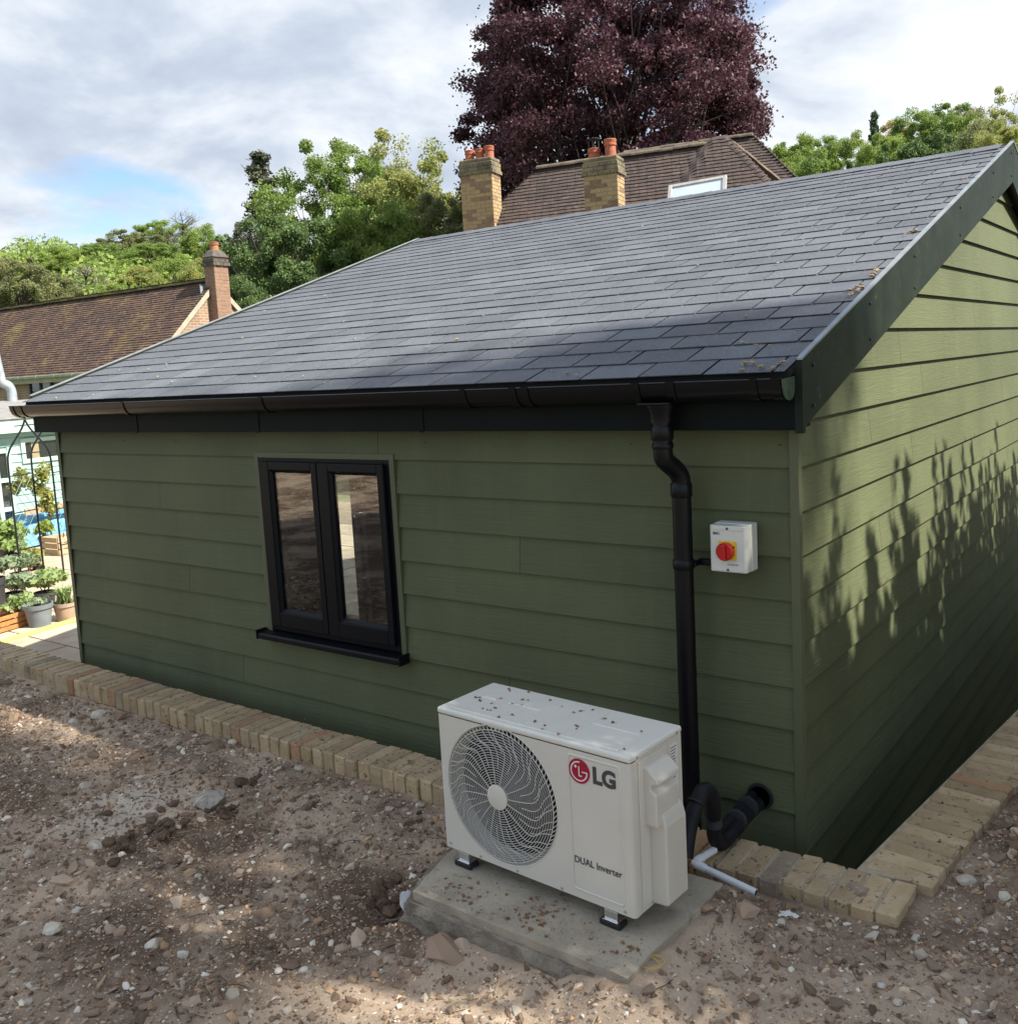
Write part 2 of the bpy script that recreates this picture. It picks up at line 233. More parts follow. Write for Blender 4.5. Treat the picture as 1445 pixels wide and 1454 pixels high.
def brickwork(name, c1, c2, mortar, scale, axis_swap=False):
    m = mat(name, c1, 0.9, bump=0.0); t = m.node_tree; N = t.nodes; L = t.links; b = N['Principled BSDF']
    tcn = N.new('ShaderNodeTexCoord'); sp = N.new('ShaderNodeSeparateXYZ'); L.new(tcn.outputs['Object'], sp.inputs[0])
    ad = N.new('ShaderNodeMath'); ad.operation = 'ADD'; L.new(sp.outputs[0], ad.inputs[0]); L.new(sp.outputs[1], ad.inputs[1])
    cb = N.new('ShaderNodeCombineXYZ'); L.new(ad.outputs[0], cb.inputs[0]); L.new(sp.outputs[2], cb.inputs[1])
    br = N.new('ShaderNodeTexBrick'); br.inputs['Scale'].default_value = scale; br.inputs['Color1'].default_value = (*c1, 1); br.inputs['Color2'].default_value = (*c2, 1)
    br.inputs['Mortar'].default_value = (*mortar, 1); br.inputs['Mortar Size'].default_value = 0.012; br.inputs['Brick Width'].default_value = 0.225; br.inputs['Row Height'].default_value = 0.075
    br.inputs['Bias'].default_value = 0.0; L.new(cb.outputs[0], br.inputs['Vector'])
    n = N.new('ShaderNodeTexNoise'); n.inputs['Scale'].default_value = 1.3; n.inputs['Detail'].default_value = 6; L.new(tcn.outputs['Object'], n.inputs['Vector'])
    h = N.new('ShaderNodeHueSaturation'); r = N.new('ShaderNodeMapRange'); r.inputs[1].default_value = 0.3; r.inputs[2].default_value = 0.7; r.inputs[3].default_value = 0.75; r.inputs[4].default_value = 1.2
    L.new(n.outputs['Fac'], r.inputs[0]); L.new(r.outputs[0], h.inputs['Value']); L.new(br.outputs['Color'], h.inputs['Color']); L.new(h.outputs[0], b.inputs['Base Color'])
    bp = N.new('ShaderNodeBump'); bp.invert = True; bp.inputs['Strength'].default_value = 0.6; bp.inputs['Distance'].default_value = 0.01; L.new(br.outputs['Fac'], bp.inputs['Height']); L.new(bp.outputs[0], b.inputs['Normal'])
    return m
M['house_brick'] = brickwork('brown house brick', (0.26, 0.145, 0.095), (0.33, 0.20, 0.13), (0.36, 0.30, 0.22), 1.0)
M['wall_brick'] = brickwork('yellow house brick', (0.34, 0.245, 0.14), (0.27, 0.19, 0.11), (0.36, 0.30, 0.22), 1.0)
M['ch_brick_a'] = stone_mat('chimney brick yellow', (0.40, 0.285, 0.150), (0.34, 0.24, 0.125), var_scale=9, rnd=0.15, bump=0.4, bump_scale=40)
M['ch_brick_b'] = stone_mat('chimney brick brown', (0.20, 0.125, 0.075), (0.26, 0.17, 0.10), var_scale=9, rnd=0.2, bump=0.4, bump_scale=40)
M['ch_cap'] = stone_mat('weathered chimney cap brick', (0.24, 0.195, 0.115), (0.095, 0.080, 0.055), var_scale=4, var_detail=7, rnd=0.12, bump=0.4, bump_scale=40)
M['ch_mortar'] = stone_mat('chimney mortar', (0.44, 0.36, 0.24), (0.34, 0.27, 0.17), var_scale=12, bump=0.3, bump_scale=60)
M['red_brick'] = stone_mat('brown chimney brick', (0.27, 0.16, 0.11), (0.20, 0.115, 0.08), var_scale=9, rnd=0.18, bump=0.4, bump_scale=40)
M['dark_cap'] = stone_mat('sooty chimney cap', (0.14, 0.115, 0.095), (0.07, 0.058, 0.05), var_scale=7, rnd=0.12, bump=0.5, bump_scale=40)
M['lead'] = mat('lead flashing', (0.30, 0.36, 0.41), 0.5, metal=0.2, var=(0.22, 0.27, 0.31), var_scale=7)
M['verge'] = mat('pale verge board', (0.46, 0.40, 0.31), 0.8, var=(0.36, 0.31, 0.23), var_scale=7, bump=0.2, bump_scale=30)
M['green_gutter'] = mat('faded green gutter', (0.24, 0.28, 0.18), 0.55, var=(0.33, 0.36, 0.25), var_scale=5, bump=0.05, bump_scale=30)
M['alu'] = mat('roof window frame', (0.50, 0.49, 0.46), 0.4, metal=0.4, var=(0.40, 0.39, 0.37), var_scale=8)
M['blind'] = mat('pale blind', (0.66, 0.70, 0.78), 0.5, var=(0.58, 0.62, 0.72), var_scale=2, bump=0.1, bump_scale=10)
M['dark_frame'] = mat('dark window frame', (0.035, 0.03, 0.028), 0.5, bump=0.05, bump_scale=90)
def glass_mat(name, base=0.10):
    m = bpy.data.materials.new(name); m.use_nodes = True; N = m.node_tree.nodes; L = m.node_tree.links
    N.remove(N['Principled BSDF']); tr = N.new('ShaderNodeBsdfTransparent'); tr.inputs[0].default_value = (0.95, 0.97, 0.96, 1)
    gl = N.new('ShaderNodeBsdfGlossy'); gl.inputs['Roughness'].default_value = 0.004
    fr = N.new('ShaderNodeFresnel'); fr.inputs[0].default_value = 1.5; ad = N.new('ShaderNodeMath'); ad.inputs[1].default_value = base; ad.use_clamp = True
    g = N.new('ShaderNodeNewGeometry'); ir = N.new('ShaderNodeMapRange'); ir.inputs[3].default_value = 1.5; ir.inputs[4].default_value = 1/1.5
    L.new(g.outputs['Backfacing'], ir.inputs[0]); L.new(ir.outputs[0], fr.inputs[0])     # a pane reflects alike from both sides
    L.new(fr.outputs[0], ad.inputs[0]); mx = N.new('ShaderNodeMixShader'); L.new(ad.outputs[0], mx.inputs[0]); L.new(tr.outputs[0], mx.inputs[1]); L.new(gl.outputs[0], mx.inputs[2])
    L.new(mx.outputs[0], N['Material Output'].inputs[0]); return m
M['glass'] = glass_mat('window glass', 0.07); M['far_glass'] = glass_mat('far window glass', 0.02)
def leaf_mat(name, c1, c2, tr=0.35): return mat(name, c1, 0.55, var=c2, var_scale=0.9, var_detail=3, lo=0.35, hi=0.65, translucent=tr, spec=0.3)
LEAF = {  # blue raised in woodland greens: distance haze put into the leaf colour
 'copper': leaf_mat('copper beech leaves', (0.078, 0.034, 0.047), (0.125, 0.054, 0.070), 0.3),
 'maple': leaf_mat('maple leaves', (0.254, 0.346, 0.080), (0.166, 0.250, 0.065), .42),
 'fresh': leaf_mat('fresh green leaves', (0.301, 0.385, 0.088), (0.217, 0.301, 0.075), .45),
 'yellowgreen': leaf_mat('yellow green leaves', (0.392, 0.399, 0.126), (0.280, 0.315, 0.101), .45),
 'olive': leaf_mat('olive leaves', (0.289, 0.298, 0.128), (0.201, 0.225, 0.098), .42),
 'dark': leaf_mat('dark green leaves', (0.158, 0.233, 0.075), (0.109, 0.169, 0.060), .4),
 'gold': leaf_mat('golden leaves', (0.476, 0.392, 0.126), (0.364, 0.308, 0.115), .45),
 'needle': leaf_mat('dark conifer needles', (0.063, 0.101, 0.059), (0.091, 0.126, 0.070), 0.15),
 'rust': leaf_mat('rusty pine needles', (0.119, 0.115, 0.070), (0.081, 0.098, 0.059), 0.15),
 'twig': leaf_mat('bare grey twigs', (0.336, 0.322, 0.238), (0.266, 0.252, 0.182), 0.1),
 'herb': leaf_mat('soft herb leaves', (0.26, 0.36, 0.11), (0.33, 0.41, 0.18)),
 'sage': leaf_mat('grey green leaves', (0.34, 0.41, 0.25), (0.24, 0.32, 0.18)),
}

# ------------------------------------------------------------------ mesh helpers
def link(o, parent=None):
    col.objects.link(o)
    if parent: o.parent = parent
    return o
def tag(o, label=None, cat=None, group=None, kind=None):
    if label: o['label'] = label
    if cat: o['category'] = cat
    if group: o['group'] = group
    if kind: o['kind'] = kind
    return o
def empty(name, loc=(0, 0, 0), rz=0.0):
    o = bpy.data.objects.new(name, None); o.location = loc; o.rotation_euler = (0, 0, rz); o.empty_display_size = 0.1; return link(o)
def np_mesh(name, V, F, smooth=False):
    """fast mesh from arrays; F is (n, k) with constant k"""
    V = np.asarray(V, np.float32); F = np.asarray(F, np.int32); me = bpy.data.meshes.new(name)
    me.vertices.add(len(V)); me.vertices.foreach_set('co', V.ravel())
    n, k = F.shape; me.loops.add(n*k); me.loops.foreach_set('vertex_index', F.ravel())
    me.polygons.add(n); me.polygons.foreach_set('loop_start', np.arange(0, n*k, k, dtype=np.int32))
    me.polygons.foreach_set('use_smooth', np.full(n, smooth, bool)); me.update(calc_edges=True); return me
class MB:
    def __init__(s): s.v = []; s.f = []
    def add(s, V, F):
        o = len(s.v); s.v += [tuple(map(float, p)) for p in V]; s.f += [tuple(i+o for i in f) for f in F]; return s
    def box(s, a, b):
        (x0, y0, z0), (x1, y1, z1) = a, b
        return s.add([(x0, y0, z0), (x1, y0, z0), (x1, y1, z0), (x0, y1, z0), (x0, y0, z1), (x1, y0, z1), (x1, y1, z1), (x0, y1, z1)],
                     [(0, 3, 2, 1), (4, 5, 6, 7), (0, 1, 5, 4), (1, 2, 6, 5), (2, 3, 7, 6), (3, 0, 4, 7)])
    def obox(s, c, ax, ay, az):
        c, ax, ay, az = map(np.asarray, (c, ax, ay, az))
        P = [c+sx*ax+sy*ay+sz*az for sz in (-1, 1) for sx, sy in ((-1, -1), (1, -1), (1, 1), (-1, 1))]
        return s.add(P, [(0, 3, 2, 1), (4, 5, 6, 7), (0, 1, 5, 4), (1, 2, 6, 5), (2, 3, 7, 6), (3, 0, 4, 7)])
    def bar(s, a, b, w, h, up=(0, 0, 1)):
        a, b = np.asarray(a, float), np.asarray(b, float); d = b-a; l = np.linalg.norm(d); d = d/l
        sd_ = np.cross(d, up); sd_ = sd_/np.linalg.norm(sd_); u = np.cross(sd_, d)
        return s.obox((a+b)/2, d*l/2, sd_*w/2, u*h/2)
    def prism(s, prof, a, b):
        """closed profile (list of 3D points) swept by offset vectors a -> b"""
        n = len(prof); a, b = np.asarray(a), np.asarray(b)
        V = [np.asarray(p)+a for p in prof]+[np.asarray(p)+b for p in prof]
        return s.add(V, [tuple(range(n))[::-1], tuple(range(n, 2*n))]+[(i, (i+1) % n, n+(i+1) % n, n+i) for i in range(n)])
    def tube(s, path, r, n=8, caps=True):
        P = [np.asarray(p, float) for p in path]; m = len(P); R = r if hasattr(r, '__len__') else [r]*m
        T = []
        for i in range(m):
            t = P[min(i+1, m-1)]-P[max(i-1, 0)]; T.append(t/(np.linalg.norm(t)+1e-12))
        ref = np.array([0, 0, 1.0]) if abs(T[0][2]) < 0.9 else np.array([1.0, 0, 0])
        u = np.cross(T[0], ref); u /= np.linalg.norm(u); V = []
        for i in range(m):
            u = u-T[i]*np.dot(u, T[i]); u /= (np.linalg.norm(u)+1e-12); v = np.cross(T[i], u)
            V += [P[i]+R[i]*(math.cos(2*math.pi*k/n)*u+math.sin(2*math.pi*k/n)*v) for k in range(n)]
        F = [(i*n+k, i*n+(k+1) % n, (i+1)*n+(k+1) % n, (i+1)*n+k) for i in range(m-1) for k in range(n)]
        if caps: F += [tuple(range(n))[::-1], tuple(range((m-1)*n, m*n))]
        return s.add(V, F)
    def lathe(s, prof, n=24, c=(0, 0, 0), ax='z'):
        V = []; c = np.asarray(c)
        for r, h in prof:
            for k in range(n):
                a = 2*math.pi*k/n; q = (r*math.cos(a), r*math.sin(a), h)
                if ax == 'y': q = (q[0], h, q[1])
                if ax == 'x': q = (h, q[0], q[1])
                V.append(c+np.array(q))
        m = len(prof); F = [(i*n+k, i*n+(k+1) % n, (i+1)*n+(k+1) % n, (i+1)*n+k) for i in range(m-1) for k in range(n)]
        F += [tuple(range(n))[::-1], tuple(range((m-1)*n, m*n))]
        return s.add(V, F)
    def build(s, name, mt, parent=None, bevel=0.0, smooth=False, seg=2):
        me = bpy.data.meshes.new(name); me.from_pydata(s.v, [], s.f)
        if smooth:
            for p_ in me.polygons: p_.use_smooth = True
        me.materials.append(M[mt] if isinstance(mt, str) else mt)
        o = link(bpy.data.objects.new(name, me), parent)
        fix_normals(me)
        if smooth: me.set_sharp_from_angle(angle=math.radians(40))
        if bevel:
            b = o.modifiers.new('bevel', 'BEVEL'); b.width = bevel; b.segments = seg; b.limit_method = 'ANGLE'; b.angle_limit = math.radians(35)
        return o
import bmesh
def fix_normals(me):
    bm = bmesh.new(); bm.from_mesh(me); bmesh.ops.recalc_face_normals(bm, faces=bm.faces); bm.to_mesh(me); bm.free()
def inst(name, me, parent=None, loc=(0, 0, 0), rot=(0, 0, 0), scale=None, material=None):
    o = link(bpy.data.objects.new(name, me), parent); o.location = loc; o.rotation_euler = rot
    if scale is not None: o.scale = scale if hasattr(scale, '__len__') else (scale,)*3
    if material is not None:
        o.material_slots[0].link = 'OBJECT'; o.material_slots[0].material = material
    return o
def smoothpath(pts, n=8):
    """Catmull-Rom through points"""
    P = [np.asarray(p, float) for p in pts]; P = [2*P[0]-P[1]]+P+[2*P[-1]-P[-2]]; out = []
    for i in range(1, len(P)-2):
        for k in range(n):
            t = k/n; out.append(0.5*((2*P[i])+(-P[i-1]+P[i+1])*t+(2*P[i-1]-5*P[i]+4*P[i+1]-P[i+2])*t*t+(-P[i-1]+3*P[i]-3*P[i+1]+P[i+2])*t**3))
    out.append(P[-2]); return out
def text_mesh(name, body, size, mt, parent, loc, rot, align='LEFT', bold=0.0, sx=1.0):
    cu = bpy.data.curves.new('tmp', 'FONT'); cu.body = body; cu.size = size; cu.align_x = align; cu.align_y = 'CENTER'; cu.extrude = 0.0004; cu.offset = bold; cu.resolution_u = 6
    tmp = bpy.data.objects.new('tmp', cu); col.objects.link(tmp); bpy.context.view_layer.update()
    me = bpy.data.meshes.new_from_object(tmp.evaluated_get(bpy.context.evaluated_depsgraph_get())); me.name = name
    bpy.data.objects.remove(tmp); bpy.data.curves.remove(cu)
    me.materials.clear(); me.materials.append(M[mt]); o = link(bpy.data.objects.new(name, me), parent); o.location = loc; o.rotation_euler = rot; o.scale = (sx, 1, 1); return o
# lattice noise for the ground
def vnoise(x, y, seed):
    r = np.random.RandomState(seed); T = r.rand(256, 256); xi = np.floor(x).astype(int); yi = np.floor(y).astype(int); fx = x-xi; fy = y-yi
    fx = fx*fx*(3-2*fx); fy = fy*fy*(3-2*fy); a = T[xi % 256, yi % 256]; b = T[(xi+1) % 256, yi % 256]; c = T[xi % 256, (yi+1) % 256]; d = T[(xi+1) % 256, (yi+1) % 256]
    return (a*(1-fx)+b*fx)*(1-fy)+(c*(1-fx)+d*fx)*fy-0.5
def sstep(a, b, x):
    t = np.clip((x-a)/(b-a), 0, 1); return t*t*(3-2*t)

# ------------------------------------------------------------------ the ground
PATIO = -1.75
def gp(px, py, z=-1.32): return at(px, py, 'z', z)
HOLES = [(gp(352, 1104), 0.085, -0.06), (gp(330, 1112), 0.05, -0.03), (gp(545, 1285), 0.10, -0.07), (gp(575, 1300), 0.07, -0.05), (gp(600, 1345), 0.10, -0.035),
         (gp(700, 1392), 0.11, -0.035), (gp(800, 1420), 0.10, -0.02)]
MOUNDS = [(gp(200, 1198), 0.12, 0.035), (gp(262, 1188), 0.13, 0.04), (gp(320, 1180), 0.12, 0.03), (gp(395, 1100), 0.10, 0.03), (gp(560, 1262), 0.06, 0.03), (gp(480, 1130), 0.2, 0.02),
          (gp(1040, 1330), 0.12, 0.015), (gp(1330, 1290), 0.12, 0.02), (gp(620, 1190), 0.06, 0.03)]
def gz(x, y, fine=True):
    x = np.asarray(x, float); y = np.asarray(y, float)
    z = -1.335+0.075*sstep(-1.3, 0.35, x)+0.02*sstep(-1.0, -2.2, y)+0.02*sstep(0.4, 1.6, y)*sstep(0.3, 0.5, x)
    z = z+0.035*vnoise(x*1.7+5, y*1.7+9, 1)+0.020*vnoise(x*4.3, y*4.3, 2)
    for P, r, h in HOLES+MOUNDS: z = z+h*np.exp(-((x-P[0])**2+(y-P[1])**2)/(r*r*0.6))
    if fine:
        rough = 0.55+0.9*np.clip(vnoise(x*0.9+3, y*0.9+1, 9)+0.5, 0, 1)
        z = z+rough*(0.022*vnoise(x*11, y*11, 3)+0.018*vnoise(x*24, y*24, 4)+0.014*np.abs(vnoise(x*52, y*52, 5))+0.004*vnoise(x*90, y*90, 6))
    ds = np.maximum.reduce([-.93-x, x+.06, -1.075-y, y+.5]); z = z+(0.045+0.02*sstep(-.6, .0, x))*np.exp(-np.clip(ds, 0, 9)**2/.020)*sstep(-1.02, -.86, x+.0*y)
    near = np.where(y < -.36, sstep(.16, .0, -.375-y)*(x < .6), 0)+np.where((y >= -.45), sstep(.16, 0., x-(.43+run_x(y)))*(x > .3), 0)
    return np.where(near > 0, np.minimum(z, -1.262-.035*np.clip(near, 0, 1)*(1-.55*sstep(.0, .4, x))), z)
def run_x(y): return 0.11*(y+0.38)          # the side run of bricks drifts away from the wall
xs = np.concatenate([np.linspace(-14, -6.2, 110), np.linspace(-6.1, 1.9, 470), np.linspace(2.0, 14, 60)])
ys = np.concatenate([np.linspace(-13, -2.9, 150), np.linspace(-2.85, 1.7, 280), np.linspace(1.8, 10, 50)])
X, Y = np.meshgrid(xs, ys, indexing='ij'); Z = gz(X, Y)
edge = np.minimum.reduce([X+14, 14-X, Y+13, 10-Y]); Z = np.where(edge < 0.01, -2.0, Z)
nx, ny = X.shape; idx = np.arange(nx*ny).reshape(nx, ny)
Fq = np.stack([idx[:-1, :-1], idx[1:, :-1], idx[1:, 1:], idx[:-1, 1:]], -1).reshape(-1, 4)
cxm = ((X[:-1, :-1]+X[1:, 1:])/2).ravel(); cym = ((Y[:-1, :-1]+Y[1:, 1:])/2).ravel()
keep = (cym < -0.28) | (cxm > 0.31+run_x(cym))
me = np_mesh('soil_ground', np.stack([X, Y, Z], -1).reshape(-1, 3), Fq[keep], True); me.materials.append(M['soil'])
soil = tag(link(bpy.data.objects.new('soil_ground', me)), 'bare stony brown soil in front of the green garden building', kind='structure')

lx = np.linspace(-40, 40, 90); ly = np.linspace(-70, -7.5, 70); X, Y = np.meshgrid(lx, ly, indexing='ij'); Z = -1.42+0.22*sstep(-7.7, -8.6, Y)+0.06*np.maximum(0, -9-Y)+0.06*vnoise(X, Y, 8)
Z = np.where(Y > -7.6, -1.9, Z)
nx, ny = X.shape; idx = np.arange(nx*ny).reshape(nx, ny); Fq = np.stack([idx[:-1, :-1], idx[1:, :-1], idx[1:, 1:], idx[:-1, 1:]], -1).reshape(-1, 4)
me = np_mesh('lawn', np.stack([X, Y, Z], -1).reshape(-1, 3), Fq, True); me.materials.append(M['grass']); tag(link(bpy.data.objects.new('lawn', me)), 'green lawn beyond the bare soil', kind='structure')

# terrain out to the horizon with wooded hills behind
def hill(x, y):
    r = np.hypot(x, y); az = np.degrees(np.arctan2(-x, y))      # 0 = +y, positive to the left
    back = sstep(-20, 60, y+0.35*np.abs(x))
    left = np.exp(-((az-60)/26)**2); right = np.exp(-((az-6)/16)**2)
    h = -2.0+(left*0.135+right*0.15+0.05)*np.clip(r-38, 0, 120)*back
    h = np.where(r < 38, -2.0, h); h = np.where(r < 12, -2.9, h)
    return h+np.where(r > 60, 1.0*vnoise(x*0.05, y*0.05, 21), 0)
rr = np.concatenate([[0.01], np.linspace(6, 11.5, 4), np.linspace(12.5, 60, 14), np.geomspace(66, 2500, 34)]); aa = np.linspace(0, 2*math.pi, 145)[:-1]
Rr, Aa = np.meshgrid(rr, aa, indexing='ij'); X = Rr*np.cos(Aa); Y = Rr*np.sin(Aa); Z = hill(X, Y)
nr, na = X.shape; idx = np.arange(nr*na).reshape(nr, na); nxt = np.roll(idx, -1, axis=1)
Fq = np.stack([idx[:-1], idx[1:], nxt[1:], nxt[:-1]], -1).reshape(-1, 4)
me = np_mesh('terrain', np.stack([X, Y, Z], -1).reshape(-1, 3), Fq, True); me.materials.append(M['far_ground']); tag(link(bpy.data.objects.new('terrain', me)), 'green ground rising to wooded hills behind the houses', kind='structure')

# patio of sandstone slabs, each a piece of its own
mb = MB(); mb.box((-19, -0.30, PATIO-0.2), (-4.60, 8.2, PATIO-0.028)); patio = tag(mb.build('patio', 'paving_joint'), 'pale sandstone patio behind the brick edging', kind='structure')
slab_me = [None]*3
for q in range(3):
    m_ = MB().box((-0.292, -0.292, -0.03), (0.292, 0.292, 0.0)); o = m_.build('paving_slab', 'paving', patio, bevel=0.006); slab_me[q] = o.data; bpy.data.objects.remove(o)
for i in range(20):
    for j in range(11):
        x = -16.2+i*0.6+(0.3 if j % 2 else 0); y = 0.05+j*0.6
        if x > -4.95: continue
        inst('paving_slab', slab_me[(i+j) % 3], patio, (x, y, PATIO+random.uniform(-0.002, 0.002)), (random.uniform(-.004, .004), random.uniform(-.004, .004), random.choice((0, math.pi/2))))

# ------------------------------------------------------------------ garden room
L_ = 4.62; DEP = 7.0; SL = 0.3275; EX = 0.15; LAP = 0.165; OV = 0.055
room = tag(empty('garden_room', (0, 0, PATIO)), 'olive green timber clad garden building with dark shingle roof', 'building')
def B(mb, name, mt, parent=room, **k):
    """children of the room are written in world coordinates"""
    mb.v = [(x, y, z-PATIO) for x, y, z in mb.v]; return mb.build(name, mt, parent, **k)
def roof_z(y): return 0.335+SL*(y+0.1) if y < 3.5 else 0.335+SL*3.6-SL*(y-3.5)
WX0, WX1, WZ0, WZ1 = -2.72, -1.83, -0.878, -0.004      # window opening
# wall cores
mb = MB(); t0, t1 = 0.032, 0.12
mb.box((-L_+.02, t0, PATIO+.01), (WX0, t1, 0.30)); mb.box((WX1, t0, PATIO+.01), (-.022, t1, 0.30)); mb.box((WX0, t0, PATIO+.01), (WX1, t1, WZ0)); mb.box((WX0, t0, WZ1), (WX1, t1, 0.30))
B(mb, 'front_wall', 'interior')
DY0, DY1 = 1.98, 2.44                                   # glazed door in the far end wall
def gable(x0, x1, holes=False):
    m_ = MB()
    def pent(ya, yb, zlo):
        ps = [(0, ya, zlo), (0, yb, zlo), (0, yb, roof_z(yb)-.06)]
        if ya < 3.5 < yb: ps.append((0, 3.5, roof_z(3.5)-.06))
        ps.append((0, ya, roof_z(ya)-.06)); m_.prism(ps, (x0, 0, 0), (x1, 0, 0))
    if holes: pent(.12, DY0, PATIO+.01); pent(DY0, DY1, 0.18); pent(DY1, DEP-.12, PATIO+.01)
    else: pent(.12, DEP-.12, PATIO+.01)
    return m_
B(gable(-.12, -.032), 'side_wall', 'interior'); B(gable(-L_+.032, -L_+.12, True), 'end_wall', 'interior')
B(MB().box((-L_+.02, DEP-.12, PATIO+.01), (-.022, DEP-.02, .30)), 'rear_wall', 'interior')
B(MB().box((-L_+.12, .12, PATIO-.05), (-.12, DEP-.12, PATIO+.03)), 'floor_board', 'interior')
# cladding boards: tapered laps, drip edge at the outer plane
def board(axis, a, b, zb, zt=None, label=None):
    zt = zb+LAP if zt is None else zt; k = (zt-zb)/LAP
    o1, o0 = 0.0, 0.0165*k           # outer face at the bottom, and at the top (further in)
    if axis == 'x':
        pr = [(0, o1, zb), (0, o1+.010, zb), (0, o0+.0095, zt), (0, o0, zt)]; m_ = MB().prism(pr, (a, 0, 0), (b, 0, 0)); mt = 'clad_x'
    elif axis == 'y':
        pr = [(-o1, 0, zb), (-o1-.010, 0, zb), (-o0-.0095, 0, zt), (-o0, 0, zt)]; m_ = MB().prism(pr, (0, a, 0), (0, b, 0)); mt = 'clad_y'
    elif axis == 'l':
        pr = [(-L_+o1, 0, zb), (-L_+o1+.010, 0, zb), (-L_+o0+.0095, 0, zt), (-L_+o0, 0, zt)]; m_ = MB().prism(pr, (0, a, 0), (0, b, 0)); mt = 'clad_y'
    else:
        pr = [(0, DEP-o1, zb), (0, DEP-o1-.010, zb), (0, DEP-o0-.0095, zt), (0, DEP-o0, zt)]; m_ = MB().prism(pr, (a, 0, 0), (b, 0, 0)); mt = 'clad_x'
    return B(m_, 'cladding_board', mt)
G = 0.0012
FJ = {0: -1.9, 2: -3.6, 3: -1.15, 5: -3.4, 7: -1.24, 8: -3.0, 10: -1.7, 11: -2.6}
for k in range(0, 17):
    zb = -EX*k
    segs = [(-L_+.016, -.026)]
    if 1 <= k <= 6: segs = [(-L_+.016, WX0-.03), (WX1+.03, -.026)]
    for a, b in segs:
        j = FJ.get(k)
        if j and a+.3 < j < b-.3: board('x', a, j-G, zb); board('x', j+G, b, zb)
        else: board('x', a, b, zb)
rj = {5: [2.2, 4.9], 4: [3.4], 3: [2.75, 5.2], 2: [1.25, 4.3], 1: [1.62, 4.6], 0: [0.82, 3.6], -1: [1.45, 4.2], -2: [2.4], -3: [0.95, 3.8], -4: [2.9], -5: [1.9, 5.0], -6: [3.3], -7: [2.1], -8: [1.1, 4.4], -9: [3.0], -10: [2.3], -11: [1.5, 5.5], -13: [2.6], -15: [1.2]}
for k in range(-16, 9):
    zb = EX*k; ya = 0.026
    if zb+0.19 > roof_z(0): ya = max(0.026, (zb+0.19-0.335)/SL-0.1)
    yb = 7.0-ya if ya > 0.03 else DEP-.026
    if yb-ya < .2: continue
    cuts = [ya]+[c for c in rj.get(k, []) if ya+.25 < c < yb-.25]+[yb]
    for a, b in zip(cuts[:-1], cuts[1:]): board('y', a+G, b-G, zb)
    for a, b in ([(ya, yb)] if (ya > DY1 or yb < DY0 or zb > .15) else [(ya, DY0-.03), (DY1+.03, yb)]): board('l', a, b, zb)
for k in range(0, 12): board('r', -L_+.016, -.026, -EX*k)
# corner angles
def corner(x, y, sx, sy):
    m_ = MB(); t = .0035; a = .027
    m_.box((min(x, x+sx*t), min(y+sy*t, y-sy*a), -2.55), (max(x, x+sx*t), max(y+sy*t, y-sy*a), .30))
    m_.box((min(x-sx*a, x), min(y, y+sy*t), -2.55), (max(x-sx*a, x), max(y, y+sy*t), .30))
    B(m_, 'corner_trim', 'trim')
corner(0.0, 0.0, 1, -1); corner(-L_, 0.0, -1, -1)
# nail heads on the top boards
for x in (-.06, -.62, -1.62, -3.4, -3.9):
    o = B(MB().lathe([(0.003, -.002), (.003, .001)], 8, (x, .004, .075), 'y'), 'nail_head', 'dark_screw')
# window
win = B(MB().box((WX0, -.004, WZ0), (WX0+.035, .07, WZ1)).box((WX1-.035, -.004, WZ0), (WX1, .07, WZ1)).box((WX0+.035, -.004, WZ1-.03), (WX1-.035, .07, WZ1)).box((WX0+.035, -.004, WZ0), (WX1-.035, .07, WZ0+.045))
        .box((-2.302, -.004, WZ0+.045), (-2.258, .07, WZ1-.03)), 'window', 'frame', bevel=.003)
def sub(mb, name, mt, parent, **k): return B(mb, name, mt, parent, **k)
for a, b in ((WX0+.022, -2.283), (-2.277, WX1-.022)):
    zlo, zhi = WZ0+.03, WZ1-.018; f = .075; yf, yb = -.026, .03
    gx0, gx1, gz0, gz1 = a+f+.010, b-.053, zlo+f+.012, zhi-f+.022
    m_ = MB()
    m_.box((a, yf, zlo), (gx0-.014, yb, zhi)); m_.box((gx1+.014, yf, zlo), (b, yb, zhi)); m_.box((gx0-.014, yf, zlo), (gx1+.014, yb, gz0-.014)); m_.box((gx0-.014, yf, gz1+.014), (gx1+.014, yb, zhi))
    sash = sub(m_, 'sash', 'frame', win, bevel=.004)
    m_ = MB()     # glazing bead, sloping in towards the glass
    o_ = [(gx0-.0135, gz0-.0135), (gx1+.0135, gz0-.0135), (gx1+.0135, gz1+.0135), (gx0-.0135, gz1+.0135)]; i_ = [(gx0, gz0), (gx1, gz0), (gx1, gz1), (gx0, gz1)]
    V = [(x, yf+.006, z) for x, z in o_]+[(x, yf+.018, z) for x, z in i_]+[(x, .012, z) for x, z in i_]
    m_.add(V, [(q, (q+1) % 4, 4+(q+1) % 4, 4+q) for q in range(4)]+[(4+q, 4+(q+1) % 4, 8+(q+1) % 4, 8+q) for q in range(4)]); sub(m_, 'glazing_bead', 'frame', win)
    sub(MB().box((gx0-.006, -.002, gz0-.006), (gx1+.006, .003, gz1+.006)), 'pane', 'glass', win)
m_ = MB(); m_.prism([(0, -.062, WZ0-.018), (0, -.062, WZ0-.040), (0, -.056, WZ0-.040), (0, -.056, WZ0-.026), (0, .02, WZ0-.020), (0, .02, WZ0-.003), (0, -.056, WZ0-.010)], (-2.775, 0, 0), (-1.795, 0, 0))
sub(m_, 'sill', 'frame', win, bevel=.002)
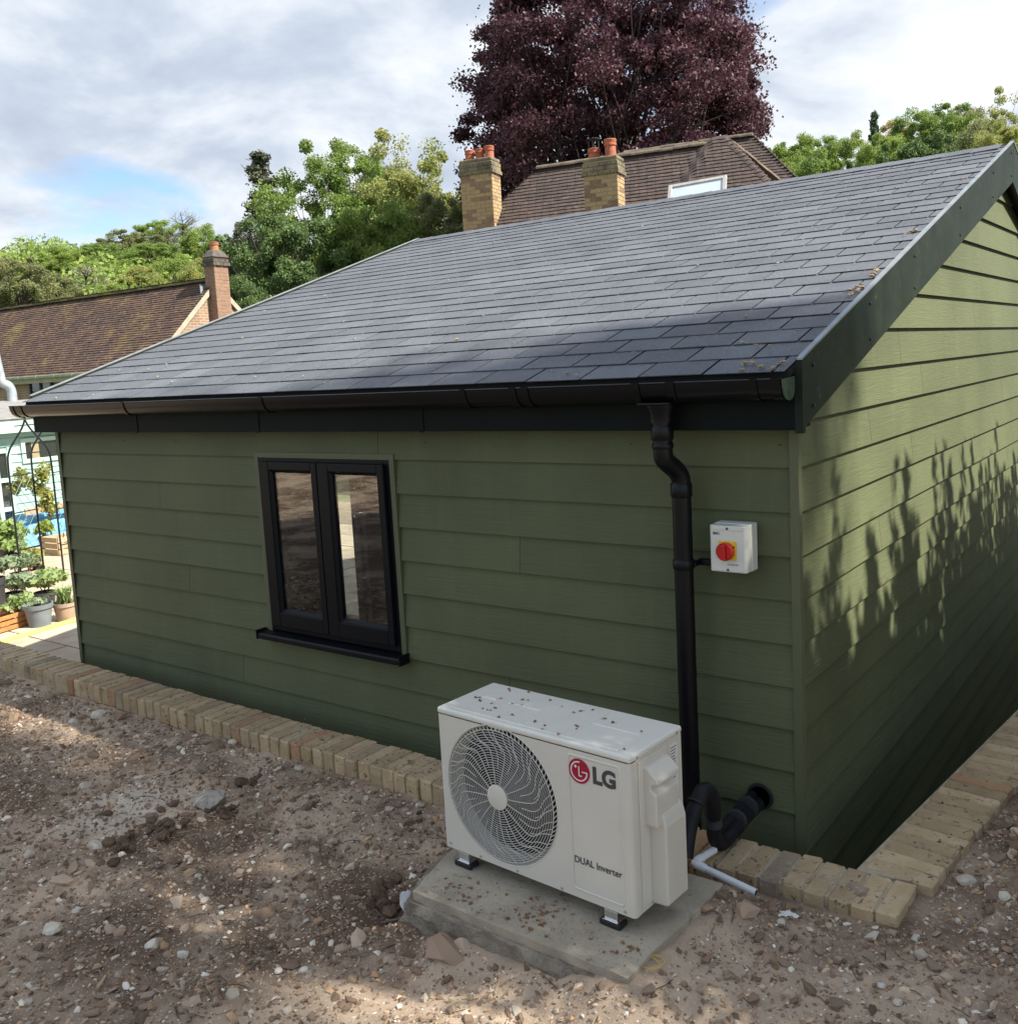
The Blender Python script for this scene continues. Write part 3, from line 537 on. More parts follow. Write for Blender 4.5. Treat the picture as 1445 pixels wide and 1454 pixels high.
for s_, x in ((0, -2.775), (1, -1.795)): sub(MB().box((x-.004, -.065, WZ0-.042), (x+.004, .0, WZ0+.004)), 'sill_end_cap', 'frame', win)
m_ = MB().box((WX0-.028, -.006, WZ0-.018), (WX0-.0005, .02, WZ1+.028)).box((WX1+.0005, -.006, WZ0-.018), (WX1+.028, .02, WZ1+.028)).box((WX0-.0005, -.0055, WZ1+.0005), (WX1+.0005, .02, WZ1+.0275))
sub(m_, 'surround_trim', 'trim', win, bevel=.0015)
# end door seen through the room
m_ = MB().box((-L_-.01, DY0, PATIO+.02), (-L_+.07, DY0+.03, .18)).box((-L_-.01, DY1-.03, PATIO+.02), (-L_+.07, DY1, .18)).box((-L_-.01, DY0+.03, .14), (-L_+.07, DY1-.03, .18)).box((-L_-.01, DY0+.03, PATIO+.02), (-L_+.07, DY1-.03, PATIO+.07))
door = B(m_, 'end_door', 'frame', bevel=.003)
sub(MB().box((-L_+.02, DY0+.03, PATIO+.07), (-L_+.026, DY1-.03, .14)), 'pane', 'far_glass', door)
sub(MB().tube([(-L_+.075, DY1-.02, -.75), (-L_+.13, DY1-.02, -.75), (-L_+.13, DY1-.13, -.76)], .009, 8), 'handle', 'chrome', door)
# fascia, soffit
FB, FT = 0.132, 0.318
for a, b in ((-L_-OV, -3.592), (-3.588, -2.583), (-2.579, -1.54), (-1.536, OV-.022)):
    B(MB().box((a, -.10, FB), (b, -.078, FT)), 'fascia_board', 'fascia', bevel=.002)
for x in (-3.59, -2.581, -1.538): B(MB().box((x-.012, -.1035, FB-.004), (x+.012, -.1005, FT-.03)), 'fascia_joint_trim', 'fascia')
B(MB().box((-L_-OV+.02, -.078, FB+.004), (OV-.022, .03, FB+.016)), 'soffit', 'fascia')
def barge(x0, x1, y_apex, sgn, nm='barge_board'):
    """sloping verge board; sgn +1 the front slope, -1 the rear slope"""
    H = .232; e0 = -.102 if sgn > 0 else 7.102; pts = []
    zl = roof_z(-.102)+.018; za = roof_z(3.5)+.018
    return MB().prism([(0, e0, zl), (0, 3.5-sgn*.002, za), (0, 3.5-sgn*.002, za-H), (0, e0, zl-H+.012)], (x0, 0, 0), (x1, 0, 0))
for x0, x1 in ((OV-.020, OV), (-L_-OV, -L_-OV+.02)):
    for sg in (1, -1):
        bb = B(barge(x0, x1, 3.5, sg), 'barge_board', 'barge', bevel=.0015)
        if x0 > 0 and sg > 0:
            for y in (.0, .62, 1.25, 2.1, 2.9, 3.44):
                for dz in (-.045, -.175): sub(MB().lathe([(.0065, 0), (.0065, .003), (.003, .005)], 10, (OV, y, roof_z(y)+dz+.01), 'x'), 'screw', 'dark_screw', bb)
        e0 = -.106 if sg > 0 else 7.106
        xa, xb = (x0+.006, x1+.004) if x0 > 0 else (x0-.004, x1-.008)
        sub(MB().prism([(0, e0, roof_z(-.106)+.0185), (0, 3.5-sg*.002, roof_z(3.5)+.0185), (0, 3.5-sg*.002, roof_z(3.5)+.0255), (0, e0, roof_z(-.106)+.0255)], (xa, 0, 0), (xb, 0, 0)), 'edge_trim', 'edge_metal', bb)
B(MB().box((OV-.024, -.1025, FB-.010), (OV+.0015, -.0795, FT+.02)), 'barge_end_trim', 'barge')
# under-verge packing between barge board and wall
for x0, x1 in ((.002, OV-.0205), (-L_-OV+.0205, -L_-.002)):
    for sg in (1, -1):
        e0 = -.078 if sg > 0 else 7.078
        B(MB().prism([(0, e0, roof_z(-.078)-.012), (0, 3.5-sg*.001, roof_z(3.5)-.012), (0, 3.5-sg*.001, roof_z(3.5)-.19), (0, e0, roof_z(-.078)-.19)], (x0, 0, 0), (x1, 0, 0)), 'verge_soffit', 'fascia')
# roof deck
for sg in (1, -1):
    y0 = -.145 if sg > 0 else 7.145
    B(MB().prism([(0, y0, roof_z(-.145)-.022), (0, 3.5-sg*.001, roof_z(3.5)-.022), (0, 3.5-sg*.001, roof_z(3.5)-.002), (0, y0, roof_z(-.145)-.002)], (-L_-OV+.0205, 0, 0), (OV-.0245, 0, 0)), 'roof_deck', 'deck')
# shingles: one object for each of the 300 nearest tabs, the rest joined
ct = 1/math.hypot(1, SL); st = SL*ct; PITCH_Y = 0.1388; TW = 0.2345
x_lo, x_hi = -L_-OV+.0225, OV-.0255; tabs = []
nrow = 27
for r in range(nrow):
    y0 = -.168+r*PITCH_Y; off = (r % 2)*TW/2+random.uniform(-.012, .012)+.05; x = x_hi-off
    edges_ = [x_hi]
    while x > x_lo+.02: edges_.append(x); x -= TW
    edges_.append(x_lo)
    for a, b in zip(edges_[1:], edges_[:-1]):
        if b-a > .03: tabs.append((a, b, y0, r))
tab_cache = {}
def tab_mesh(wd, ln, mirror=1):
    key = (round(wd, 3), round(ln, 3))
    if key not in tab_cache:
        m_ = MB(); g = .0044; th = .0030
        lo = .0082; hi = .0010
        V = [(g, 0, lo-th), (wd-g, 0, lo-th), (wd-g, ln, hi-.001), (g, ln, hi-.001), (g, 0, lo), (wd-g, 0, lo), (wd-g, ln, hi+.002), (g, ln, hi+.002)]
        m_.add(V, [(0, 3, 2, 1), (4, 5, 6, 7), (0, 1, 5, 4), (1, 2, 6, 5), (2, 3, 7, 6), (3, 0, 4, 7)])
        o = m_.build('shingle', 'shingle'); tab_cache[key] = o.data; bpy.data.objects.remove(o)
    return tab_cache[key]
ang = math.atan(SL)
def dist_tab(t): return math.dist(((t[0]+t[1])/2, t[2], roof_z(t[2])), tuple(CAM))
tabs.sort(key=dist_tab)
rest_v = []; rest_f = []
for i, (a, b, y0, r) in enumerate(tabs):
    ln = (PITCH_Y+.02)/ct if r < nrow-1 else (3.497-y0)/ct
    lift = random.uniform(0, .0016)
    if i < 300: inst('shingle', tab_mesh(b-a, ln), room, (a, y0, roof_z(y0)-PATIO+lift), (ang+random.uniform(-.002, .002), 0, 0))
    else:
        me_ = tab_mesh(b-a, ln); o_ = len(rest_v)
        for v in me_.vertices:
            yy = v.co.y*math.cos(ang)-v.co.z*math.sin(ang); zz = v.co.y*math.sin(ang)+v.co.z*math.cos(ang); rest_v.append((a+v.co.x, y0+yy, roof_z(y0)+zz+lift))
        rest_f += [tuple(q+o_ for q in p_.vertices) for p_ in me_.polygons]
m_ = MB(); m_.v = rest_v; m_.f = rest_f; tag(B(m_, 'shingle_field', 'shingle'), kind='stuff')
# rear slope (unseen from the front): plain courses
m_ = MB()
for r in range(nrow):
    y0 = 7.168-r*PITCH_Y; y1 = y0-PITCH_Y-.02 if r < nrow-1 else 3.503
    m_.add([(x_lo, y0, roof_z(y0)+.0105), (x_hi, y0, roof_z(y0)+.0105), (x_hi, y1, roof_z(y1)+.002), (x_lo, y1, roof_z(y1)+.002), (x_lo, y0, roof_z(y0)+.005), (x_hi, y0, roof_z(y0)+.005)], [(0, 1, 2, 3), (0, 4, 5, 1)])
tag(B(m_, 'rear_shingle_courses', 'shingle'), kind='stuff')
x = x_lo
while x < x_hi-.05:
    x2 = min(x+.155, x_hi); z = roof_z(3.5)
    B(MB().prism([(0, 3.5-.12, z-.12*SL+.012), (0, 3.5, z+.015), (0, 3.62, z-.12*SL+.012), (0, 3.62, z-.12*SL+.007), (0, 3.5, z+.009), (0, 3.38, z-.12*SL+.007)], (x, 0, random.uniform(0, .002)), (x2-.002, 0, .004)), 'ridge_cap', 'shingle'); x = x2
# gutter
go = [(-.106, .302), (-.106, .262), (-.114, .243), (-.132, .232), (-.152, .229), (-.176, .234), (-.194, .248), (-.205, .272), (-.209, .296)]
gi = [(-.2045, .296), (-.2005, .273), (-.190, .2515), (-.1745, .2385), (-.152, .2335), (-.134, .2365), (-.118, .2465), (-.1105, .2635), (-.1105, .302)]
prof = [(0, y, z) for y, z in go]+[(0, y, z) for y, z in gi]
gut = B(MB().prism(prof, (-4.735, 0, 0), (.030, 0, 0)), 'gutter', 'black_plastic', smooth=True)
B(MB().tube([(-4.735, -.2075, .297), (.03, -.2075, .297)], .0035, 8), 'gutter_lip', 'black_plastic', gut)
def gclip(x, wd, nm='gutter_bracket'):
    pr = [(0, y*1.0-(.004 if y < -.15 else 0), z-(.005 if z < .29 else 0)) for y, z in go]+[(0, y, z-.002) for y, z in [(-.203, .299), (-.1125, .3035)]]
    outer = [(-.104, .306), (-.104, .258), (-.112, .239), (-.131, .227), (-.152, .2245), (-.178, .2295), (-.198, .245), (-.2095, .271), (-.2145, .301)]
    inner = [(-.2092, .3), (-.2052, .2725), (-.1942, .2482), (-.1762, .2342), (-.152, .2292), (-.1318, .2322), (-.1138, .2432), (-.1062, .2622), (-.1062, .306)]
    sub(MB().prism([(0, y, z) for y, z in outer]+[(0, y, z) for y, z in inner], (x-wd/2, 0, 0), (x+wd/2, 0, 0)), nm, 'black_plastic', gut, smooth=True)
for x in (-4.60, -3.53, -2.41, -1.22, -0.06): gclip(x, .022)
for x in (-4.70, -.985, -.93, -.475, -.345, .012): gclip(x, .03, 'gutter_joint')
sub(MB().prism([(0, y, z) for y, z in go], (.030, 0, 0), (.034, 0, 0)), 'gutter_end_cap', mat('weathered green end cap', (0.05, 0.085, 0.055), 0.6, var=(0.09, 0.12, 0.08), var_scale=30), gut)
# running outlet and swan-neck downpipe
OX = -.408
sub(MB().lathe([(.052, .232), (.050, .215), (.041, .196), (.040, .165)], 24, (OX, -.152, 0)), 'outlet', 'black_pipe', gut, smooth=True)
sub(MB().box((OX-.062, -.213, .2245), (OX+.062, -.104, .2335)), 'outlet_saddle', 'black_pipe', gut, bevel=.006)
DPX = -.383; DPYY = -.075
path = [(OX, -.152, .185), (OX, -.152, .10), (OX, -.152, .075)]+smoothpath([(OX, -.152, .06), (OX+.002, -.143, .035), (OX+.018, -.095, -.005), (DPX, DPYY-.002, -.035), (DPX, DPYY, -.06)], 6)+[(DPX, DPYY, -1.70)]
dp = B(MB().tube(path, .0335, 20), 'downpipe', 'black_pipe', smooth=True)
for z, x, y, h, rr_ in ((.13, OX, -.152, .05, .0385), (.085, OX, -.152, .02, .0370), (-.075, DPX, DPYY, .05, .0375), (-.335, DPX, DPYY, .035, .038)):
    sub(MB().lathe([(rr_-.003, -h/2), (rr_, -h/2+.004), (rr_, h/2-.004), (rr_-.003, h/2)], 20, (x, y, z)), 'pipe_collar', 'black_pipe', dp, smooth=True)
sub(MB().box((DPX+.03, -.032, -.345), (DPX+.085, -.001, -.325)).box((DPX+.02, -.075, -.343), (DPX+.045, -.028, -.327)), 'pipe_bracket', 'black_pipe', dp, bevel=.003)

# ------------------------------------------------------------------ brick edging: every brick a piece
edging = tag(empty('brick_edging', (0, -.28, -1.34)), 'low yellow stock brick edging wall round the sunken building', 'brick wall')
BL, BW, BH = 0.203, 0.0640, 0.097
brick_me = []
for q in range(6):
    r_ = random.Random(q); m_ = MB()
    nxs, nys, nzs = 2, 4, 3
    # rounded, slightly chipped brick
    o = MB().box((-BW/2, -BL/2, -BH), (BW/2, BL/2, 0)).build('brick', 'brick_a')
    bm = bmesh.new(); bm.from_mesh(o.data); bmesh.ops.bevel(bm, geom=bm.edges[:], offset=.005, segments=1, affect='EDGES'); bmesh.ops.subdivide_edges(bm, edges=[e for e in bm.edges if e.calc_length() > .08], cuts=2)
    for v in bm.verts: v.co += Vector((r_.uniform(-1, 1), r_.uniform(-1, 1), r_.uniform(-1, 1)))*.0018
    bm.to_mesh(o.data); bm.free(); brick_me.append(o.data); bpy.data.objects.remove(o)
def put_brick(x, y, rz, z=-1.24):
    mt = M[random.choices(('brick_a', 'brick_b', 'brick_c', 'brick_d'), (6, 3, .35, .5))[0]]
    inst('brick', random.choice(brick_me), edging, (x, y+.28, z+1.34+random.uniform(-.0015, .003)), (random.uniform(-.012, .012), random.uniform(-.02, .02), rz+random.uniform(-.015, .015)), None, mt)
zoff = lambda x: 0.0012*math.sin(x*1.3)
x = 0.375; bricks = 0
while x > -7.2:
    put_brick(x, -.272+.015*sstep(-2.5, -5, x)+random.uniform(-.006, .006), 0, -1.243+zoff(x)); x -= .0705+random.uniform(-.001, .0015)
y = -.118
while y < 7.2:
    put_brick(.318+run_x(y)+random.uniform(-.005, .005), y, math.pi/2-.10, -1.243+.0012*math.sin(y*2)); y += .0703+random.uniform(-.001, .0015)
# mortar bed and core under the bricks
m_ = MB()
def mprism(pts, z0, z1):
    n = len(pts); m_.add([(px, py+.28, z0+1.34) for px, py in pts]+[(px, py+.28, z1+1.34) for px, py in pts], [tuple(range(n))[::-1], tuple(range(n, 2*n))]+[(i, (i+1) % n, n+(i+1) % n, n+i) for i in range(n)])
mprism([(-7.2, -.352), (.40, -.366), (.40, -.182), (-7.2, -.176)], -2.7, -1.2468)
mprism([(.226, -.181), (.404, -.150), (.404+run_x(7.2), 7.2), (.226+run_x(7.2), 7.2)], -2.7, -1.2474)
m_.build('mortar_core', 'mortar', edging)

# ------------------------------------------------------------------ plinth under the outdoor unit
SZ = -1.198
slab_pts = [(-.838, -1.058), (-.078, -1.076), (-.052, -.535), (-.962, -.535)]
m_ = MB(); n = 14; top = []
ring = []
for (ax_, ay_), (bx_, by_) in zip(slab_pts, slab_pts[1:]+slab_pts[:1]):
    for k in range(n): t = k/n; ring.append((ax_+(bx_-ax_)*t+random.uniform(-.003, .003), ay_+(by_-ay_)*t+random.uniform(-.003, .003)))
N_ = len(ring); V = [(a, b, SZ) for a, b in ring]+[(a+random.uniform(-.002, .002), b+random.uniform(-.002, .002), SZ-.03) for a, b in ring]
plinth = tag(m_.add(V, [tuple(range(N_)), tuple(range(N_, 2*N_))[::-1]]+[(i, N_+i, N_+(i+1) % N_, (i+1) % N_) for i in range(N_)]).build('paving_slab_plinth', 'slab', bevel=.0015), 'weathered concrete paving slab carrying the white outdoor unit', 'slab')
fb = []
rows = 7; V = []; F = []
big = [(-.885, -1.085), (-.060, -1.098), (-.025, -.52), (-1.0, -.52)]
nn = 40; ringb = []
for (ax_, ay_), (bx_, by_) in zip(big, big[1:]+big[:1]):
    for k in range(nn): t = k/nn; ringb.append((ax_+(bx_-ax_)*t, ay_+(by_-ay_)*t))
ringb = np.array(ringb); cen = ringb.mean(0)
for r in range(rows):
    t = r/(rows-1); z = SZ-.028-t*.15; sc_ = .965+.03*t**.7
    for k, (a, b) in enumerate(ringb):
        nz = float(vnoise(np.array(a*9+3), np.array(b*9+z*20), 31))*.035+float(vnoise(np.array(a*26), np.array(b*26+z*40), 32))*.02
        dx_, dy_ = a-cen[0], b-cen[1]; l = math.hypot(dx_, dy_); V.append((cen[0]+dx_*(sc_+nz/l), cen[1]+dy_*(sc_+nz/l), z+random.uniform(-.004, .004)*(0 if r == 0 else 1)))
nb = len(ringb)
for r in range(rows-1):
    for k in range(nb): F.append((r*nb+k, (r+1)*nb+k, (r+1)*nb+(k+1) % nb, r*nb+(k+1) % nb))
F.append(tuple(range(nb)))
MB().add(V, F).build('concrete_base', 'concrete', plinth)

# ------------------------------------------------------------------ air-conditioning outdoor unit
AW, AD, Z0, Z1 = .724, .270, .045, .518
ac = tag(empty('outdoor_unit', (-.867, -.858, SZ), math.radians(-3.75)), 'cream air conditioner outdoor unit with round fan grille on concrete slab', 'air conditioner')
FCX, FCZ, FR = .248, .284, .217
# body shell: sides and back
m_ = MB().box((0.0, .030, Z0+.004), (.004, AD, Z1-.02)).box((AW-.004, .030, Z0+.004), (AW, AD, Z1-.02)).box((.004, AD-.004, Z0+.004), (AW-.004, AD, Z1-.02)).box((.004, .006, Z0+.004), (AW-.004, AD-.004, Z0+.010))
body = m_.build('casing', 'ac_white', ac, bevel=.002)
# front panel with the round fan opening
S = 72; ZP = Z1-.022
circ = [(FCX+FR*math.cos(2*math.pi*k/S), FCZ+FR*math.sin(2*math.pi*k/S)) for k in range(S)]
def on_rect(a, x0, x1, z0, z1):
    c, s = math.cos(a), math.sin(a); t = 1e9
    if c > 1e-9: t = min(t, (x1-FCX)/c)
    if c < -1e-9: t = min(t, (x0-FCX)/c)
    if s > 1e-9: t = min(t, (z1-FCZ)/s)
    if s < -1e-9: t = min(t, (z0-FCZ)/s)
    return (FCX+c*t, FCZ+s*t)
XS = .484
angs = [2*math.pi*k/S for k in range(S)]; rect = [on_rect(a, .004, XS, Z0+.004, ZP) for a in angs]
for cx_, cz_ in ((.004, Z0+.004), (.004, ZP), (XS, Z0+.004), (XS, ZP)):
    a = math.atan2(cz_-FCZ, cx_-FCX) % (2*math.pi); k = int(round(a/(2*math.pi)*S)) % S; rect[k] = (cx_, cz_)
V = [(x, 0, z) for x, z in circ]+[(x, 0, z) for x, z in rect]+[(FCX+(x-FCX)*.965, .016, FCZ+(z-FCZ)*.965) for x, z in circ]+[(FCX+(x-FCX)*.93, .055, FCZ+(z-FCZ)*.93) for x, z in circ]
F = [(k, (k+1) % S, S+(k+1) % S, S+k) for k in range(S)]+[(2*S+k, 2*S+(k+1) % S, (k+1) % S, k) for k in range(S)]+[(3*S+k, 3*S+(k+1) % S, 2*S+(k+1) % S, 2*S+k) for k in range(S)]
m_ = MB().add(V, F)
m_.add([(XS, 0, Z0+.004), (AW-.012, 0, Z0+.004), (AW-.012, 0, ZP), (XS, 0, ZP)], [(0, 1, 2, 3)])
# rounded front corners
for x0, sx in ((AW-.012, 1), (.004, -1)):
    arc = [(x0+sx*.012*math.sin(t), .012-.012*math.cos(t)) for t in (0, .4, .8, 1.2, math.pi/2)] if sx > 0 else [(x0-.004*math.sin(t), .004-.004*math.cos(t)) for t in (0, .8, math.pi/2)]
    arc.append((arc[-1][0], .029)); n = len(arc); o_ = len(m_.v)
    m_.add([(x, y, z) for z in (Z0+.004, ZP) for x, y in arc], [(k, k+1, n+k+1, n+k) for k in range(n-1)])
m_.add([(.004, 0, Z0+.004), (AW-.012, 0, Z0+.004), (AW-.012, .03, Z0+.004), (.004, .03, Z0+.004)], [(0, 1, 2, 3)])
m_.build('front_panel', 'ac_white', ac, smooth=True)
# lid with pressed ribs
lid = MB().box((-.003, -.003, Z1-.021), (AW+.003, AD+.003, Z1)).build('lid', 'ac_top', ac, bevel=.008, seg=3)
rb = MB()
for a, b in (((.045, .025), (AW-.05, .025)), ((.17, .15), (.30, .15)), ((.50, .15), (AW-.06, .15)), ((.06, .15), (.12, .15))):
    rb.obox(((a[0]+b[0])/2, (a[1]+b[1])/2, Z1), ((b[0]-a[0])/2, 0, 0), (0, .006, 0), (0, 0, .0018))
for x in (.225, .315, .405, .495): rb.obox((x, .135, Z1), (.004, 0, 0), (0, .105, 0), (0, 0, .0018))
rb.build('pressed_rib', 'ac_top', lid, bevel=.0015)
# dark cavity, fan
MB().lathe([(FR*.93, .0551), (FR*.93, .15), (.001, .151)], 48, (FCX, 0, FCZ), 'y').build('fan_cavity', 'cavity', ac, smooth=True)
fan = MB().lathe([(.001, .040), (.05, .042), (.055, .055), (.055, .10)], 24, (FCX, 0, FCZ), 'y').build('fan', 'blade', ac, smooth=True)
for q in range(3):
    V = []; F = []
    for i in range(7):
        r = .05+.14*i/6
        for j in range(5):
            a = q*2*math.pi/3+.5+(j/4)*(.9+.35*i/6)+.18*(i/6)**2; V.append((FCX+r*math.cos(a), .055+.05*j/4, FCZ+r*math.sin(a)))
    for i in range(6):
        for j in range(4): F.append((i*5+j, i*5+j+1, (i+1)*5+j+1, (i+1)*5+j))
    MB().add(V, F).build('fan_blade', 'blade', fan, smooth=True)
# wire grille
def gy(r): return -.013+.010*(r/.21)**3
g = MB()
radii = [.047+i*(.206-.047)/21 for i in range(22)]
for r in radii: g.tube([(FCX+r*math.cos(t), gy(r), FCZ+r*math.sin(t)) for t in np.linspace(0, 2*math.pi, 61)], .00125 if r < .2 else .0019, 6, False)
NS = 16
for k in range(NS):
    a = 2*math.pi*k/NS+.1
    def P(r, aa): return (FCX+r*math.cos(aa), gy(r)-.0022, FCZ+r*math.sin(aa))
    g.tube(smoothpath([P(.036, a), P(.085, a-.01), P(.135, a+.02), P(.158, a+.10), P(.178, a+.27), P(.207, a+.36)], 5), .0016, 6)
    a2 = a+math.pi/NS
    g.tube(smoothpath([P(.095, a2), P(.135, a2+.03), P(.160, a2+.12), P(.180, a2+.28), P(.207, a2+.37)], 5), .0014, 6)
    a3 = a+math.pi/NS*.5
    g.tube(smoothpath([P(.145, a3), P(.165, a3+.10), P(.183, a3+.26), P(.207, a3+.35)], 4), .0013, 6)
g.build('fan_grille', 'grille', ac, smooth=True)
t_ = MB()
for k in range(84):
    a = 2*math.pi*k/84; b = a+.045; t_.tube([(FCX+.206*math.cos(a), gy(.206)-.001, FCZ+.206*math.sin(a)), (FCX+.2135*math.cos(b), .002, FCZ+.2135*math.sin(b)), (FCX+.2105*math.cos(b+.02), .018, FCZ+.2105*math.sin(b+.02))], .0018, 5)
t_.build('grille_rim', 'grille', ac, smooth=True)
MB().lathe([(.040, -.010), (.0395, -.0165), (.036, -.018), (.001, -.0182)], 40, (FCX, 0, FCZ), 'y').build('grille_hub', 'ac_white', ac, smooth=True)
MB().lathe([(FR+.001, .0), (FR+.002, -.0015), (FR+.006, -.0015), (FR+.008, .0005)], 72, (FCX, 0, FCZ), 'y')
rim = MB(); rim.tube([(FCX+(FR+.003)*math.cos(t), -.0003, FCZ+(FR+.003)*math.sin(t)) for t in np.linspace(0, 2*math.pi, 73)], .0016, 6, False); rim.build('opening_rim', 'ac_white', ac, smooth=True)
# embossed service panel outline
def rrect(x0, x1, z0, z1, r, n=5):
    pts = []
    for cx_, cz_, a0 in ((x1-r, z1-r, 0), (x0+r, z1-r, 90), (x0+r, z0+r, 180), (x1-r, z0+r, 270)):
        for k in range(n+1): a = math.radians(a0+90*k/n); pts.append((cx_+r*math.cos(a), cz_+r*math.sin(a)))
    return pts
pp = rrect(.511, .694, .072, .484, .014); m_ = MB()
pq = rrect(.514, .691, .075, .481, .012); n = len(pp)
m_.add([(x, .0004, z) for x, z in pp]+[(x, -.0026, z) for x, z in pq]+[(x, -.0026, z) for x, z in rrect(.5165, .6885, .0775, .4785, .010)]+[(x, -.0006, z) for x, z in rrect(.5185, .6865, .0795, .4765, .009)],
       [(r*n+k, r*n+(k+1) % n, (r+1)*n+(k+1) % n, (r+1)*n+k) for r in range(3) for k in range(n)])
m_.build('service_panel', 'ac_white', ac, smooth=True)
# emblem and lettering
LX, LZ, LR = .553, .437, .0365
emblem = MB().lathe([(LR, -.0004), (LR, -.0016), (.0005, -.00165)], 48, (LX, 0, LZ), 'y').build('emblem', 'red', ac)
m_ = MB(); wd = .0021
def arc_strip(r, a0, a1, n=40):
    V = []
    for k in range(n+1):
        a = math.radians(a0+(a1-a0)*k/n); V += [(LX+(r-wd)*math.cos(a), -.0021, LZ+(r-wd)*math.sin(a)), (LX+(r+wd)*math.cos(a), -.0021, LZ+(r+wd)*math.sin(a))]
    m_.add(V, [(2*k, 2*k+1, 2*k+3, 2*k+2) for k in range(n)])
arc_strip(.0275, 82, 360)                                              # outer G
def strip(x0, x1, z0, z1): m_.add([(LX+x0, -.0021, LZ+z0), (LX+x1, -.0021, LZ+z0), (LX+x1, -.0021, LZ+z1), (LX+x0, -.0021, LZ+z1)], [(0, 1, 2, 3)])
strip(.010, .0295, -.0018, .0020)                                      # G bar
strip(-.0020, .0018, -.0150, .0150); strip(.0018, .0095, -.0150, -.0112)    # nose
m_.add([(LX-.0115+.0042*math.cos(a), -.0021, LZ+.0125+.0042*math.sin(a)) for a in np.linspace(0, 2*math.pi, 17)[:-1]], [tuple(range(16))])
m_.build('emblem_mark', 'white_print', emblem)
text_mesh('brand_lettering', 'LG', .066, 'grey_print', ac, (.598, -.0012, .4345), (math.pi/2, 0, 0), bold=.0028, sx=.98)
text_mesh('model_lettering', 'DUAL Inverter', .0295, 'grey_print', ac, (.521, -.0012, .166), (math.pi/2, 0, 0), bold=.0002, sx=.90)
# screws
for x, z in ((.245, ZP-.004), (.02, Z0+.02), (.15, Z0+.013), (.30, Z0+.013), (.47, Z0+.013), (.69, Z0+.016)):
    MB().lathe([(.0045, 0), (.0045, -.002), (.002, -.0032)], 10, (x, 0, z), 'y').build('screw', 'screw', ac, smooth=True)
for y in (.03, .24): MB().lathe([(.0045, 0), (.0045, .002), (.002, .0032)], 10, (AW+.003, y, Z1-.012), 'x').build('screw', 'screw', ac, smooth=True)
# right side: moulded valve cover with hand hold
MB().box((AW, .035, .065), (AW+.004, .185, Z1-.027)).build('side_panel', 'ac_white', ac, bevel=.002)
cov_ = MB().prism([(AW, .262, .335), (AW, .262, .07), (AW, .255, .058), (AW, .085, .058), (AW, .078, .068), (AW, .078, .335)], (0.003, 0, 0), (.003, 0, 0))
cov_ = MB()
cov_.prism([(.724, 0, .345), (.744, 0, .343), (.766, 0, .334), (.774, 0, .318), (.780, 0, .295), (.780, 0, .070), (.776, 0, .062), (.724, 0, .058)], (0, .082, 0), (0, .192, 0))
vc = cov_.build('valve_cover', 'ac_plastic', ac, bevel=.007, seg=3)
MB().prism([(.724, 0, .468), (.740, 0, .466), (.772, 0, .436), (.773, 0, .424), (.750, 0, .419), (.748, 0, .405), (.766, 0, .392), (.767, 0, .30), (.724, 0, .30)], (0, .060, 0), (0, .176, 0)).build('hand_hold', 'ac_plastic', vc, bevel=.005, seg=3)
st_ = MB().box((AW+.0, .205, .335), (AW+.0012, .246, .478)).build('rating_label', 'white_print', ac)
m_ = MB()
for i in range(15):
    z = .470-i*.009; m_.box((AW+.0013, .209, z-.0022), (AW+.0018, .209+random.uniform(.016, .034), z))
for i in range(6): m_.box((AW+.0013, .222+i*.003, .345), (AW+.0018, .2235+i*.003, .352))
m_.build('label_print', 'grey_print', st_)
# feet
for x in (.075, .64):
    for y in (.012, AD-.012):
        ft = MB().box((x-.035, y-.022, .0), (x+.035, y+.022, .016)).build('foot', 'rubber', ac, bevel=.004)
        MB().box((x-.026, y-.018, .0155), (x+.026, y+.018, .019)).box((x-.022, y-.012, .019), (x+.022, y-.009, .046)).box((x-.022, y-.009, .043), (x+.022, y+.010, .046)).build('foot_bracket', 'chrome', ft, bevel=.001)
        MB().lathe([(.007, .019), (.007, .027), (.004, .030)], 6, (x, y-.0, 0)).build('foot_bolt', 'chrome', ft)

# ------------------------------------------------------------------ isolator switch on the wall
sw = tag(empty('isolator_switch', (-.208, 0, -.267)), 'pale grey isolator box with red rotary knob on yellow plate beside the downpipe', 'switch')
W2, H2 = .0665, .081
MB().prism([(-W2, -.002, 0), (W2, -.002, 0), (W2, -.052, 0), (-W2, -.052, 0)], (0, 0, -H2), (0, 0, H2)).build('enclosure_base', 'switch_box', sw, bevel=.004)
MB().prism([(-W2, -.0525, 0), (W2, -.0525, 0), (W2, -.088, 0), (W2-.008, -.097, 0), (-W2+.008, -.097, 0), (-W2, -.088, 0)], (0, 0, -H2+.002), (0, 0, H2-.002)).build('enclosure_cover', 'switch_box', sw, bevel=.003)
for s_ in (-1, 1):
    MB().box((-W2+.012, -.0995, s_*(H2-.011)-.0055), (W2-.012, -.0972, s_*(H2-.011)+.0055)).build('screw_channel', 'switch_box', sw, bevel=.002)
    MB().lathe([(.0045, -.0995), (.0045, -.1003), (.001, -.1006)], 12, (0, 0, s_*(H2-.011)), 'y').build('cover_screw', 'grey_print', sw)
MB().box((-.031, -.1025, -.036), (.031, -.0972, .028)).build('switch_plate', 'yellow', sw, bevel=.002)
kn = MB().lathe([(.0305, -.1027), (.0305, -.117), (.027, -.121), (.001, -.121)], 32, (-.004, 0, -.006), 'y').build('rotary_knob', 'red_knob', sw, smooth=True)
MB().box((-.0115, -.133, -.032), (.0035, -.1205, .020)).build('knob_grip', 'red_knob', kn, bevel=.003)
